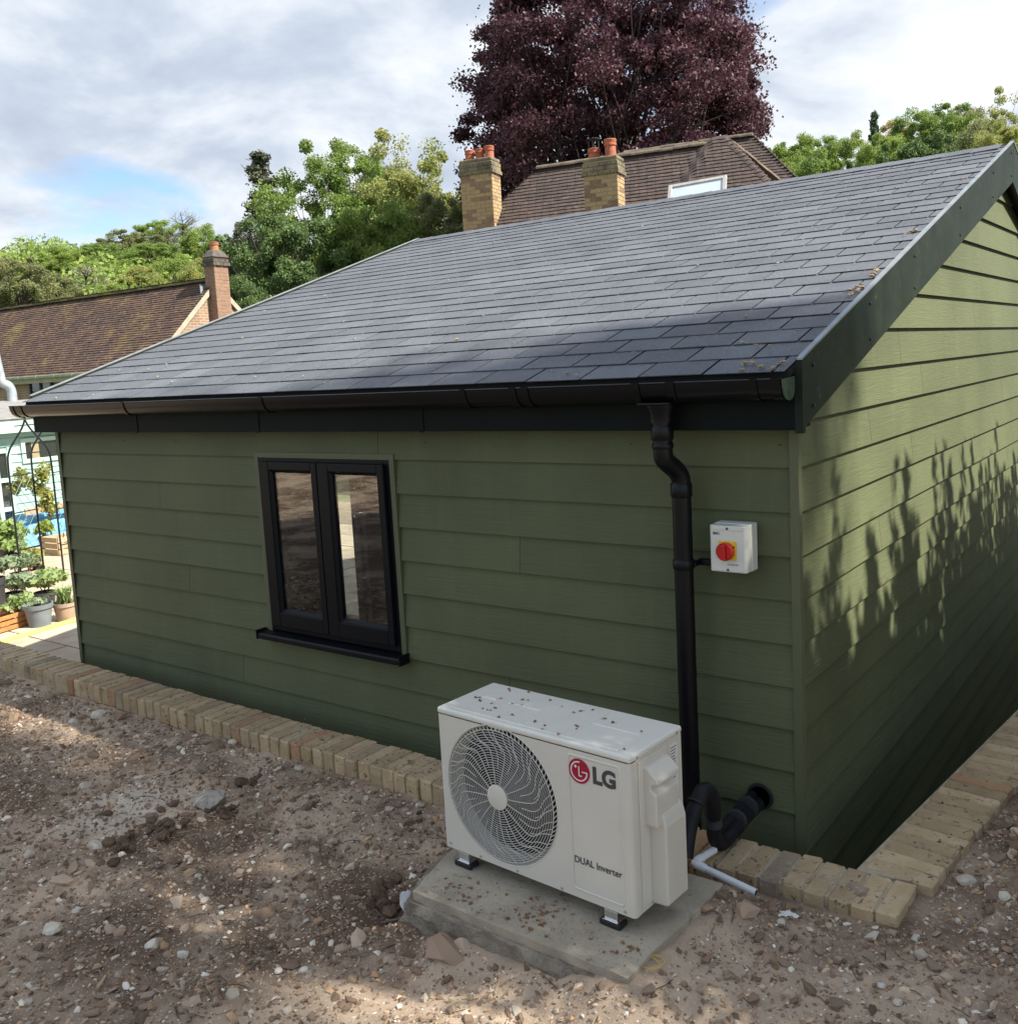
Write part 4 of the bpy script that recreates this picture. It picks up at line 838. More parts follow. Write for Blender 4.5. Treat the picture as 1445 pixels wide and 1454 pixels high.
MB().lathe([(.0035, -.1026), (.0035, -.1035), (.001, -.1036)], 10, (.024, 0, .010), 'y').build('plate_hole', 'grey_print', sw)
text_mesh('maker_mark', 'IMO', .013, 'grey_print', sw, (-.052, -.0975, .052), (math.pi/2, 0, 0), bold=.0003)
text_mesh('rating_print', 'AC-22 20A 415V', .0055, 'grey_print', sw, (-.002, -.0975, -.052), (math.pi/2, 0, 0))

# ------------------------------------------------------------------ pipework to the wall
hole = at(1079, 1131, 'y', 0.0)
pA = [at(972, 1205, 'y', -.60), at(978, 1178, 'y', -.56), at(990, 1138, 'y', -.50), at(1000, 1122, 'y', -.46), at(1010, 1130, 'y', -.42), at(1013, 1160, 'y', -.37), at(1014, 1186, 'y', -.335), at(1022, 1198, 'y', -.30), at(1037, 1186, 'y', -.23), at(1057, 1160, 'y', -.12), at(1082, 1136, 'y', .03)]
pA[0][2] -= .03
pipes = tag(MB().tube(smoothpath(pA, 6), .0245, 14).build('insulated_pipe', 'foam', smooth=True), 'pair of black foam insulated pipes looping from outdoor unit into the wall', 'pipe')
pB = [at(1008, 1140, 'y', -.36), at(1010, 1170, 'y', -.32), at(1018, 1182, 'y', -.27), at(1032, 1170, 'y', -.20), at(1052, 1146, 'y', -.10), at(1074, 1124, 'y', .03)]
MB().tube(smoothpath(pB, 6), .019, 14).build('second_pipe', 'foam', pipes, smooth=True)
def band(c, d, r, wd, mt='tape', nm='strap'):
    d = np.asarray(d)/np.linalg.norm(d); MB().tube([c-d*wd/2, c-d*wd/2*.98, c+d*wd/2*.98, c+d*wd/2], [r-.003, r, r, r-.003], 18).build(nm, mt, pipes, smooth=True)
dirp = at(1082, 1134, 'y', .03)-at(1037, 1182, 'y', -.23)
band(at(1045, 1165, 'y', -.165), dirp, .0375, .016); band(at(1061, 1146, 'y', -.085), dirp, .0375, .014)
band(at(1013, 1166, 'y', -.365), (0, .04, -1), .0285, .035, 'tape', 'tape_wrap')
band(at(987, 1140, 'y', -.51), pA[3]-pA[1], .027, .006, 'rubber', 'cable_tie')
MB().lathe([(.046, -.006), (.048, .0), (.040, .001), (.038, -.006)], 28, (hole[0], .0, hole[2]), 'y').build('wall_sleeve', 'rubber', pipes, smooth=True)
BT = -1.238
d0, d1, d2 = at(1014, 1196, 'y', -.335), at(985, 1226, 'z', BT+.022), at(1073, 1268, 'z', BT-.012)
d0 = np.array([d0[0], d0[1], BT+.024])
dr = tag(MB().tube([d0, d0*.06+d1*.94, d1, d1*.95+d2*.05, d2], .0118, 14).build('condensate_pipe', 'pvc', smooth=True), 'white plastic condensate pipe with elbow resting on the brick edging', 'pipe')
e1 = (d1-d0)/np.linalg.norm(d1-d0); e2 = (d2-d1)/np.linalg.norm(d2-d1)
MB().tube([d1-e1*.04, d1-e1*.008, d1+e2*.008, d1+e2*.04], .0142, 14).build('elbow', 'pvc', dr, smooth=True)
MB().tube([d2-e2*.01, d2+e2*.0006], .0092, 12).build('bore', 'cavity', dr)

# ------------------------------------------------------------------ houses behind
def unit(v): v = np.asarray(v, float); return v/np.linalg.norm(v)
UP = np.array([0, 0, 1.0])
def tiles(m_, O, u, v, n, s0, s1, left, right, gauge=.10, tw=.165, lift=None, jit=.006, thick=.016):
    """plain tiles on a roof plane: u along the course, v up the slope, n outward; left/right give the course ends at slope distance s"""
    s = s0; r = 0
    while s < s1-.02:
        a, b = left(s), right(s)
        x = a-(tw/2 if r % 2 else 0)-.003*(r % 5)
        while x < b:
            xa, xb = max(x, a), min(x+tw-.004, b)
            if xb-xa > .02:
                j = random.uniform(0, jit); j2 = random.uniform(0, jit*.7); la = lift(xa, s) if lift else 0; lb = lift(xb, s) if lift else 0; sh = random.uniform(-.006, .006)
                A = O+u*xa+v*(s+sh)+n*(.020+j+la); Bq = O+u*xb+v*(s+sh)+n*(.020+j2+lb); Cq = O+u*xb+v*(s+gauge+.02)+n*(.004+lb); Dq = O+u*xa+v*(s+gauge+.02)+n*(.004+la)
                m_.add([A, Bq, Cq, Dq, A-n*thick, Bq-n*thick], [(0, 1, 2, 3), (4, 5, 1, 0)])
            x += tw
        s += gauge; r += 1
def ridge_run(parent, A, Bp, mt, r=.11, seg=.30, nm='ridge_tile', flat=.75, org=(0, 0, 0)):
    A, Bp = np.asarray(A, float), np.asarray(Bp, float); L0 = np.linalg.norm(Bp-A); d = (Bp-A)/L0; k = max(1, int(round(L0/seg))); sd_ = unit(np.cross(d, UP)); up = np.cross(sd_, d)
    for i in range(k):
        a = A+d*L0*i/k; b = A+d*L0*((i+1)/k)-d*.006; rj_ = r+random.uniform(-.006, .006); off = up*random.uniform(-.008, .008); pr = []
        for t in np.linspace(0, math.pi, 9): pr.append(sd_*rj_*math.cos(t)+up*rj_*flat*math.sin(t)-up*.03)
        m_ = MB().prism([a+off+p_-np.asarray(org) for p_ in pr], (0, 0, 0), tuple(b-a)); m_.build(nm, mt, parent)
def brick_stack(parent, base, u, v, wu, wv, z0, z1, mts, wts, mortar, name='chimney', capz=None, cap_mts=None, cap_out=.03, org=(0, 0, 0), bl=.215, bh=.065, ms=.010):
    """chimney: mortar core, each brick a real block standing a little proud, joined by kind"""
    base = np.asarray(base)-np.asarray(org)*np.array([1, 1, 0]); oz = org[2]
    core = MB().obox(base+UP*((z0+z1)/2-oz), u*(wu/2-.006), v*(wv/2-.006), UP*((z1-z0)/2)).build(name, mortar, parent)
    packs = {}
    r = 0; z = z0+.02
    while z+bh < z1:
        incap = capz is not None and z >= capz; out = cap_out if incap else 0
        if incap and z+bh > z1-.14 and cap_out > 0: out = cap_out*.45
        for (dirv, nrm, wa, wb) in ((u, -v, wu, wv), (v, u, wv, wu), (u, v, wu, wv), (v, -u, wv, wu)):
            x = -wa/2-out-(bl/2 if r % 2 else 0)
            while x < wa/2+out-.01:
                xa, xb = max(x, -wa/2-out), min(x+bl, wa/2+out)
                if xb-xa > .02:
                    c = base+UP*(z+bh/2-oz)+dirv*((xa+xb)/2)+nrm*(wb/2+out-.03); k_ = random.choices(cap_mts if incap else mts, None if incap else wts)[0]
                    packs.setdefault(k_, MB()).obox(c, dirv*((xb-xa)/2-ms/2), nrm*(.03+random.uniform(0, .004)), UP*bh/2)
                x += bl
        z += bh+ms; r += 1
    for k_, m_ in packs.items(): tag(m_.build('brick_facing', k_, core), kind='stuff')
    return core
def chimney_pot(parent, c, r, h, org=(0, 0, 0), mt='pot_red'):
    c = np.asarray(c)-np.asarray(org)
    return MB().lathe([(r*1.05, -.06), (r, 0), (r*.92, h*.66), (r*1.08, h*.68), (r*1.08, h*.76), (r*.98, h*.78), (r*1.1, h*.97), (r*1.02, h), (r*.8, h), (r*.78, h*.7)], 18, c).build('chimney_pot', mt, parent, smooth=True)

# --- large house behind the garden room
RH = dep(763, 240, 20.0); zr = RH[2]; RR = at(1022, 203, 'z', zr)
E1 = unit((RR-RH)*np.array([1, 1, 0])); E2 = np.array([E1[1], -E1[0], 0.0])      # E1 to the right along the ridge, E2 towards the camera
if np.dot(E2, CAM-RH) < 0: E2 = -E2
TP = 1.15; rp = math.atan(TP)
house = tag(empty('hipped_house', (RH[0], RH[1], -1.9)), 'large hipped house with brown clay tiles and two yellow brick chimneys', 'house'); HO = np.array([RH[0], RH[1], -1.9])
LEN = np.linalg.norm(RR-RH); rise = 3.6; run = rise/TP; vF = unit(UP*TP-E2); nF = unit(np.cross(E1, vF)); nF = nF if nF[2] > 0 else -nF
sl = math.hypot(rise, run); O_f = RH+E2*run-UP*rise-HO
diag_at = lambda s: LEN-1.55+1.35*(s/sl)                         # swept line where the right part of the slope stands proud
def lift(x, s): return .13*float(sstep(diag_at(s)-.18, diag_at(s)+.15, np.array(x)))
m_ = MB(); tiles(m_, O_f, E1, vF, nF, 0, sl, lambda s: -run*(1-s/sl), lambda s: LEN+.12+run*(1-s/sl), lift=lift)
tag(m_.build('front_roof_tiles', 'plain_tile', house), kind='stuff')
# hip ends and rear slope
vR = unit(UP*TP-E1); nR = unit(UP+E1*TP); BK = 1.2                # right slope runs back under a second ridge
O_r = RR+E1*(run+.12)-UP*rise-HO
m_ = MB(); tiles(m_, O_r, -E2, vR, nR, 0, sl, lambda s: -run*(1-s/sl), lambda s: BK+.3*(1-s/sl)); tag(m_.build('side_roof_tiles', 'plain_tile', house), kind='stuff')
vLft = unit(UP*TP+E1); nL = unit(UP-E1*TP); O_l = RH-E1*run-UP*rise-HO
m_ = MB(); tiles(m_, O_l, E2, vLft, nL, 0, sl, lambda s: -run*(1-s/sl), lambda s: run*(1-s/sl), gauge=.2, tw=.33); tag(m_.build('far_hip_tiles', 'plain_tile', house), kind='stuff')
# solid roof body beneath and walls
a, b, c_, d_ = [p_-HO for p_ in (RH-E1*run+E2*run-UP*rise, RR+E1*run+E2*run-UP*rise, RR+E1*run-E2*(BK)-UP*rise, RH-E1*run-E2*run-UP*rise)]
t1_, t2_, t3_ = RH-HO-UP*.012, RR-HO-UP*.012, RR-E2*BK-HO-UP*.012
MB().add([a, b, c_, d_, t1_, t2_, t3_], [(0, 1, 5, 4), (1, 2, 6, 5), (2, 3, 4, 6), (4, 5, 6), (3, 0, 4), (3, 2, 1, 0)]).build('roof_body', 'plain_tile', house)
cen_ = (RH+RR)/2-E2*.0-HO; zlo, zhi = 0.0, zr-rise+1.9
MB().obox(np.array([cen_[0], cen_[1], (zlo+zhi)/2]), E1*(LEN/2+run-.35), E2*(run-.35), UP*((zhi-zlo)/2)).build('wall', 'wall_brick', house)
ridge_run(house, RH+UP*.02, RR+UP*.02, 'ridge', org=HO); 
apex = at(1026, 196, 'z', zr+.06)
ridge_run(house, RR+E1*.05+UP*.03, RR+E1*.10-E2*BK+UP*.03, 'ridge', org=HO)
for q in range(30):       # bonnet hip tiles down both front hips
    for P0, dv, nm in ((RR+E1*.12, E1+E2, 0), (RH, -E1+E2, 1)):
        t = q*.145
        if t > 4.4 or nm == 1: continue
        h = unit(dv*1.0-UP*TP); c = P0+h*t*1.05+nF*.10-HO; sd_ = unit(np.cross(h, UP)); up_ = np.cross(sd_, h); up_ = up_ if up_[2] > 0 else -up_
        MB().prism([c+sd_*.11*math.cos(a_)+up_*.085*math.sin(a_)-up_*.06 for a_ in np.linspace(0, math.pi, 7)], (0, 0, 0), tuple(h*.17+up_*.028)).build('hip_tile', 'plain_tile', house)
# pale flashing run on the side slope
ridge_run(house, RR+E1*.2-E2*.1+UP*.06-UP*.05, RR+E1*.95-E2*.85-UP*.68, 'ridge', r=.09, seg=.33, nm='capping_tile', org=HO)
PK = dep(1069, 193, 21.6); wl = 3.0; rz2 = 4.3; rn2 = rz2/TP; sl3 = math.hypot(rz2, rn2)
m_ = MB(); tiles(m_, PK+E1*rn2-UP*rz2-HO, -E2, vR, nR, 0, sl3, lambda s: -rn2*(1-s/sl3), lambda s: rn2*(1-s/sl3)); tag(m_.build('wing_side_tiles', 'plain_tile', house), kind='stuff')
m_ = MB(); tiles(m_, PK-E1*wl+E2*rn2-UP*rz2-HO, E1, vF, nF, sl3*.45, sl3, lambda s: 0, lambda s: wl+rn2*(1-s/sl3)); tag(m_.build('wing_front_tiles', 'plain_tile', house), kind='stuff')
q_ = [p_-HO-UP*.012 for p_ in (PK-E1*wl+E2*rn2-UP*rz2, PK+E1*rn2+E2*rn2-UP*rz2, PK+E1*rn2-E2*rn2-UP*rz2, PK-E1*wl-E2*rn2-UP*rz2, PK-E1*wl, PK)]
MB().add(q_, [(0, 1, 5, 4), (1, 2, 5), (2, 3, 4, 5), (3, 0, 4), (3, 2, 1, 0)]).build('wing_roof_body', 'plain_tile', house)
ridge_run(house, PK-E1*wl+UP*.03, PK+UP*.03, 'ridge', org=HO)
def roof_window(corners, parent, n, name='roof_window'):
    P = [np.asarray(c)-HO for c in corners]; cc = sum(P)/4; u_ = unit(P[1]-P[0]); v_ = unit(np.cross(n, u_)); wu = np.linalg.norm(P[1]-P[0])/2; wv = abs(np.dot(P[3]-P[0], v_))/2
    m_ = MB(); f = .075
    for sx in (-1, 1): m_.obox(cc+u_*sx*(wu-f/2)+n*.025, u_*f/2, v_*wv, n*.03)
    for sy in (-1, 1): m_.obox(cc+v_*sy*(wv-f/2)+n*.024, u_*(wu-f), v_*f/2, n*.029)
    rw = m_.build(name, 'alu', parent, bevel=.01)
    MB().obox(cc+n*.040, u_*(wu-f), v_*(wv-f), n*.004).build('pane', 'far_glass', rw); MB().obox(cc+n*.022, u_*(wu-f), v_*(wv-f), n*.004).build('blind', 'blind', rw); return rw
PF = RH+nF*.16
tl, tr_ = on_plane(953, 265, PF, nF), on_plane(1036, 250, PF, nF); dn = -vF*1.15
roof_window([tl, tr_, tr_+dn, tl+dn], house, nF)
PR = RR+E1*.12
tl = on_plane(1092, 249, PR, nR); tr_ = tl-E2*.75; dn = -vR*1.0
roof_window([tl, tr_, tr_+dn, tl+dn], house, nR)
# chimneys: position by the near vertical edge
def chim(px_edge, py, D, wu, wv, ztop, capz, zlow, npots):
    e = dep(px_edge, py, D); base = e-E1*wu/2-E2*wv/2; base[2] = 0
    c = brick_stack(house, base, E1, -E2, wu, wv, zlow, ztop, ('ch_brick_a', 'ch_brick_b'), (6, 2.4), 'ch_mortar', 'chimney', capz, ('ch_cap',), .035, HO)
    MB().obox(np.array([base[0], base[1], ztop+.02])-HO, E1*(wu/2+.01), E2*(wv/2+.01), UP*.035).build('flaunching', 'ch_cap', c, bevel=.02)
    return base, c
z_at = lambda px, py, D: dep(px, py, D)[2]
D1, D2 = 19.2, 16.9
b1, c1 = chim(698, 250, D1, .70, .42, z_at(697, 226, D1), z_at(697, 246, D1), z_at(697, 380, D1), 3)
b2, c2 = chim(876, 250, D2, .62, .42, z_at(876, 224, D2), z_at(876, 248, D2), z_at(876, 350, D2), 2)
for k, (dx_, h) in enumerate(((-.21, .24), (0.02, .24), (.23, .27))): chimney_pot(c1, np.array([b1[0], b1[1], z_at(697, 226, D1)+.03])+E1*dx_, .095, h, HO)
for k, (dx_, h) in enumerate(((-.17, .22), (.14, .34))): chimney_pot(c2, np.array([b2[0], b2[1], z_at(876, 224, D2)+.03])+E1*dx_, .105, h, HO)
cw = np.array([b2[0], b2[1], z_at(876, 224, D2)+.25])-E1*.17-HO      # cowl on the left pot
m_ = MB().lathe([(.10, .15), (.125, .155), (.125, .17), (.02, .19)], 16, cw)
for k in range(4): a_ = k*math.pi/2+.4; m_.bar(cw+np.array([.085*math.cos(a_), .085*math.sin(a_), -.02]), cw+np.array([.085*math.cos(a_), .085*math.sin(a_), .155]), .02, .02, (1, 0, .01))
m_.build('chimney_cowl', 'rubber', c2)

# --- brick bungalow on the left
BR = dep(304, 398, 27.0); zb_ = BR[2]; BLf = at(-60, 449, 'z', zb_)
G1 = unit((BLf-BR)*np.array([1, 1, 0])); G2 = np.array([-G1[1], G1[0], 0]);  G2 = G2 if np.dot(G2, CAM-BR) > 0 else -G2
bung = tag(empty('brick_bungalow', (BR[0], BR[1], -1.9)), 'brown brick bungalow with mossy tiled roof and one gable chimney', 'house'); BO = np.array([BR[0], BR[1], -1.9])
bl_len = np.linalg.norm(BLf-BR)+4; ez = at(60, 530, 'x', -16)[2]; ev = dep(132, 523, 24.5)[2]; rise2 = zb_-ev; run2 = rise2/.95; vB = unit(UP*rise2-G2*run2); nB = unit(np.cross(G1, vB)); nB = nB if nB[2] > 0 else -nB; sl2 = math.hypot(rise2, run2)
m_ = MB(); tiles(m_, BR+G2*run2-UP*rise2-BO, G1, vB, nB, -.12, sl2, lambda s: -.08, lambda s: bl_len, jit=.012, thick=.018); tag(m_.build('front_roof_tiles', 'old_tile', bung), kind='stuff')
vB2 = unit(UP*rise2+G2*run2); nB2 = unit(UP*run2-G2*rise2)
m_ = MB(); tiles(m_, BR-G2*run2-UP*rise2-BO, G1, vB2, nB2, -.12, sl2, lambda s: -.08, lambda s: bl_len, gauge=.2, tw=.33); tag(m_.build('rear_roof_tiles', 'old_tile', bung), kind='stuff')
zl_ = .0
p0 = [BR+G2*(run2-.12)-UP*rise2-BO, BR-G2*(run2-.12)-UP*rise2-BO]; ap = BR-UP*.05-BO
lo0 = p0[0].copy(); lo0[2] = 0; lo1 = p0[1].copy(); lo1[2] = 0
bw_ = MB().prism([lo0, p0[0], ap, p0[1], lo1], (0, 0, 0), tuple(G1*bl_len)).build('wall', 'house_brick', bung)
ridge_run(bung, BR+UP*.03, BR+G1*bl_len+UP*.03, 'moss_ridge', r=.12, seg=.33, org=BO)
for sg, gg in ((1, G2), (-1, -G2)):
    A = BR-UP*.02-G1*.05-BO; Bq = BR+gg*(run2+.1)-UP*(rise2+.1)-G1*.05-BO; dvec = unit(Bq-A)
    MB().bar(A+UP*-.07, Bq+UP*-.07, .06, .13, tuple(np.cross(dvec, G1))).build('verge_board', 'verge', bung)
gA = BR+G2*(run2+.16)-UP*(rise2+.10)-BO; gB = gA+G1*bl_len
gt = MB().bar(gA, gB, .11, .09).build('gutter', 'green_gutter', bung, bevel=.02)
for k in range(14): c = gA+G1*(.4+k*.9)+G2*.062; MB().obox(c, G1*.02, G2*.006, UP*.055).build('gutter_bracket', 'green_gutter', gt)
MB().bar(gA-G2*.07-UP*.09, gB-G2*.07-UP*.09, .03, .16).build('fascia_board', 'verge', bung)
# window under the eave, and the stack on the gable
nW = G2; PW0 = BR+G2*(run2-.10)
wc = on_plane(60, 556, PW0, G2); wc[2] = ev-.62; wcl = wc-BO
wfr = MB()
for sx in (-1, 0, 1): wfr.obox(wcl+G1*sx*.55+G2*.03, G1*.035, G2*.03, UP*.5)
for sy in (-1, 1): wfr.obox(wcl+UP*sy*.48+G2*.03, G1*.58, G2*.028, UP*.03)
wf = wfr.build('window', 'dark_frame', bung)
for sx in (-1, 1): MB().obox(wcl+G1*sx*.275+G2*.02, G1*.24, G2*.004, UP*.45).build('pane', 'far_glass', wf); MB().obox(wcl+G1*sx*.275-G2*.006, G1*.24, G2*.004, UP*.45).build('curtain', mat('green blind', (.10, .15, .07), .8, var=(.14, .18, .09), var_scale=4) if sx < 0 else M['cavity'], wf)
cb_ = BR-G2*.02-G1*.0; cb_ = np.array([cb_[0], cb_[1], 0])-G1*.10
zt_ = z_at(310, 366, 27)
stk = brick_stack(bung, cb_, unit(G1), unit(G2), .42, .50, zb_-3.6, zt_, ('red_brick', 'house_brick'), (5, 0.0001), 'ch_mortar', 'chimney', zt_-.30, ('dark_cap',), .05, BO, bh=.085, bl=.25, ms=.014)
tp = np.array([cb_[0], cb_[1], zt_])-BO
MB().add([tp+G1*sx*.265+G2*sy*.305-UP*.02 for sx, sy in ((-1, -1), (1, -1), (1, 1), (-1, 1))]+[tp+G1*sx*.13+G2*sy*.16+UP*.20 for sx, sy in ((-1, -1), (1, -1), (1, 1), (-1, 1))], [(0, 3, 2, 1), (4, 5, 6, 7), (0, 1, 5, 4), (1, 2, 6, 5), (2, 3, 7, 6), (3, 0, 4, 7)]).build('flaunching', 'dark_cap', stk, bevel=.03)
chimney_pot(stk, np.array([cb_[0], cb_[1], zt_+.18]), .125, .24, BO, 'terracotta')
fl = BR+G2*.255+G1*.125-UP*.28-BO
MB().obox(fl+UP*.04, G1*.012, G2*.16, UP*.12).build('flashing', 'lead', stk); 

# ------------------------------------------------------------------ mint shed and the garden on the left
SX = -12.9; sy0, sy1 = 0.6, 7.2
zE = at(20, 605, 'x', SX)[2]
shed = tag(empty('mint_shed', (SX, 3.5, PATIO)), 'mint green painted wooden shed with small windows behind the patio', 'shed'); SO = np.array([SX, 3.5, PATIO])
def S(mb, name, mt, parent=None, **k):
    mb.v = [(x-SO[0], y-SO[1], z-SO[2]) for x, y, z in mb.v]; return mb.build(name, mt, parent or shed, **k)
S(MB().box((SX-2.2, sy0, PATIO), (SX-.02, sy1, zE)), 'wall', 'mint')
def shp(x, y): P = at(x, y, 'x', SX); return P[1], P[2]
w0y, w0z = shp(37, 652); w1y, w1z = shp(80, 624)        # letterbox window
d0y, d0z = shp(-30, 772); d1y, d1z = shp(10, 640)       # glazed door at the frame edge
z = PATIO+.04; k = 0
while z < zE-.02:
    h = min(.118, zE-z)
    for ya, yb in ((sy0, d0y), (d0y, d1y), (d1y, w0y), (w0y, w1y), (w1y, sy1)):
        if yb-ya < .02: continue
        if (ya == w0y and z < w1z and z+h > w0z) or (ya == d0y and z < d1z): continue
        S(MB().prism([(SX-.018, 0, z), (SX+.004, 0, z), (SX-.008, 0, z+h-.003), (SX-.018, 0, z+h-.003)], (0, ya, 0), (0, yb, 0)), 'wall_board', 'mint')
    z += .12
wn = S(MB().box((SX-.015, w0y-.06, w0z-.06), (SX+.025, w1y+.06, w0z)).box((SX-.015, w0y-.06, w1z), (SX+.025, w1y+.06, w1z+.06)).box((SX-.015, w0y-.06, w0z), (SX+.025, w0y, w1z)).box((SX-.015, w1y, w0z), (SX+.025, w1y+.06, w1z)), 'window', 'mint_pale', bevel=.004)
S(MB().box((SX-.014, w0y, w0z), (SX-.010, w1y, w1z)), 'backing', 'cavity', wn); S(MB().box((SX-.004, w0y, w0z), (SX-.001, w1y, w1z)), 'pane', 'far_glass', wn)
S(MB().box((SX-.0095, w0y+.10, w0z+.0), (SX-.0055, w0y+.21, w1z)), 'cardboard', 'pale_timber', wn)
dr_ = MB(); S_f = .05
for q in range(4): yq = d0y+(d1y-d0y)*q/3; dr_.box((SX-.015, yq-.03, d0z), (SX+.03, yq+.03, d1z))
for q in range(4):
    zq = d0z+(d1z-d0z)*q/3
    for q2 in range(3): dr_.box((SX-.014, d0y+(d1y-d0y)*q2/3+.03, zq-.03), (SX+.028, d0y+(d1y-d0y)*(q2+1)/3-.03, zq+.03))
dr_ = S(dr_, 'glazed_door', 'mint_pale', bevel=.003)
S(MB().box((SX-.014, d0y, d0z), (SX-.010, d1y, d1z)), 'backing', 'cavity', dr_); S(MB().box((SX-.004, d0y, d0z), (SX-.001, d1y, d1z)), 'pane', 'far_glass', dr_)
S(MB().box((SX+.14, sy0-.2, zE-.09), (SX+.165, sy1+.2, zE+.10)), 'fascia_board', 'mint_pale', bevel=.004)
S(MB().box((SX-.02, sy0-.2, zE+.02), (SX+.139, sy1+.2, zE+.05)), 'soffit', 'mint')
S(MB().prism([(SX+.19, 0, zE+.105), (SX+.19, 0, zE+.12), (SX-2.4, 0, zE+.35), (SX-2.4, 0, zE+.10)], (0, sy0-.25, 0), (0, sy1+.25, 0)), 'roof', 'felt', bevel=.004)
# galvanised rainwater pipe by the shed
PX = -15.2
q0, q1, q2, q3 = at(-8, 500, 'x', PX), at(3, 543, 'x', PX), at(17, 560, 'x', PX), at(21, 600, 'x', PX)
gpipe = tag(MB().tube(smoothpath([q0, at(-1, 530, 'x', PX), q1, at(12, 548, 'x', PX), q2, q3, np.array([q3[0], q3[1], PATIO])], 6), .075, 14).build('rainwater_pipe', 'galv', smooth=True), 'grey galvanised rainwater pipe with a bend rising behind the mint shed roof', 'pipe')
# yellow plank lying across the patio
a0, a1 = at(-40, 926, 'z', PATIO), at(125, 876, 'z', PATIO)
plank = tag(MB().bar(a0+UP*.012, a1+UP*.012+unit(a1-a0)*.5, .075, .022).build('timber_plank', 'new_timber', bevel=.003), 'fresh yellow timber plank lying across the pale patio', 'plank')

# iron garden arch
def V3(x, y, z): return np.array([x, y, z], float)
P1, P2, P3 = at(32, 833, 'z', PATIO), at(92, 825, 'z', PATIO), at(64, 824, 'z', PATIO)
sp_ = P2-P1; P4 = P3+sp_; arch = tag(empty('garden_arch', tuple(P1)), 'black iron garden arch with pointed top over potted plants', 'garden arch'); AO = P1
ztop = at(26, 592, 'z', .1)[2]; D_top = np.dot(P1-CAM, CF); Ptop = dep(26, 592, D_top+.0); HA = Ptop[2]-PATIO
for A, Bq in ((P1, P2), (P3, P4)):
    mid = (A+Bq)/2; hs = HA*.70
    left_ = [A, A+UP*hs*.5, A+UP*hs, A+UP*(hs+HA*.10)+(mid-A)*.10, A+UP*(hs+HA*.17)+(mid-A)*.45, A+UP*(hs+HA*.235)+(mid-A)*.82, mid+UP*(HA*.985)]
    right_ = [p_-A for p_ in left_]; dA = Bq-A
    mirror = []
    for p_ in left_:
        q = p_-A; along = np.dot(q, unit(dA)); mirror.append(Bq+(q-unit(dA)*along)-unit(dA)*along)
    MB().tube(smoothpath([p_-AO for p_ in left_], 5), .011, 8).build('hoop_rod', 'black_iron', arch, smooth=True)
    MB().tube(smoothpath([p_-AO for p_ in mirror], 5), .011, 8).build('hoop_rod', 'black_iron', arch, smooth=True)
    MB().lathe([(.001, -.02), (.018, -.008), (.02, .006), (.012, .018), (.001, .024)], 12, mid+UP*HA-AO).build('finial', 'black_iron', arch, smooth=True)
for A, Bq in ((P1, P3), (P2, P4)):
    for f in (.22, .44, .66): MB().tube([A+UP*HA*f-AO, Bq+UP*HA*f-AO], .007, 6).build('cross_rod', 'black_iron', arch)
    m_ = MB(); wv_ = Bq-A; n_ = 3
    for f0, f1 in ((.22, .44), (.44, .66)):
        for k in range(-n_, n_+1):
            for sg in (1, -1):
                pts = []
                for t in np.linspace(0, 1, 9):
                    s_ = k/n_+t*1.0 if sg > 0 else k/n_+1-t
                    if -1e-6 <= s_ <= 1+1e-6: pts.append(A+wv_*s_+UP*HA*(f0+(f1-f0)*t)-AO)
                if len(pts) > 1: m_.tube([pts[0], pts[-1]], .0028, 5)
    m_.build('lattice', 'wire', arch)
for f in (.80, .97): 
    MB().tube([(P1+P2)/2*.0+P1+(P2-P1)*.25+UP*HA*f*.98-AO, P3+(P4-P3)*.25+UP*HA*f*.98-AO], .007, 6).build('cross_rod', 'black_iron', arch)

# leaf clouds
def leaf_quads(C, size, rs, elong=1.6, droop=0.0):
    n = len(C); a = rs.normal(size=(n, 3)); a[:, 2] = a[:, 2]*.7-droop; a /= np.linalg.norm(a, axis=1, keepdims=True)
    b = rs.normal(size=(n, 3)); b -= a*np.sum(a*b, 1, keepdims=True); b /= np.linalg.norm(b, axis=1, keepdims=True)
    s = (np.asarray(size)*(0.65+.7*rs.rand(n)))[:, None]
    V = np.stack([C-a*s*elong*.5, C+b*s*.5-a*s*.08, C+a*s*elong*.5, C-b*s*.5-a*s*.08], 1).reshape(-1, 3)
    return V, np.arange(n*4).reshape(n, 4)
def leaf_obj(name, C, size, mt, parent, rs, **k):
    V, F = leaf_quads(np.asarray(C), size, rs, **k); me = np_mesh(name, V, F); me.materials.append(mt); o = bpy.data.objects.new(name, me); return link(o, parent)
def ball(rs, n, r, c=(0, 0, 0), sq=(1, 1, 1), shell=.5):
    d = rs.normal(size=(n, 3)); d /= np.linalg.norm(d, axis=1, keepdims=True); return np.asarray(c)+d*(r*(shell+(1-shell)*rs.rand(n)**.6))[:, None]*np.asarray(sq)
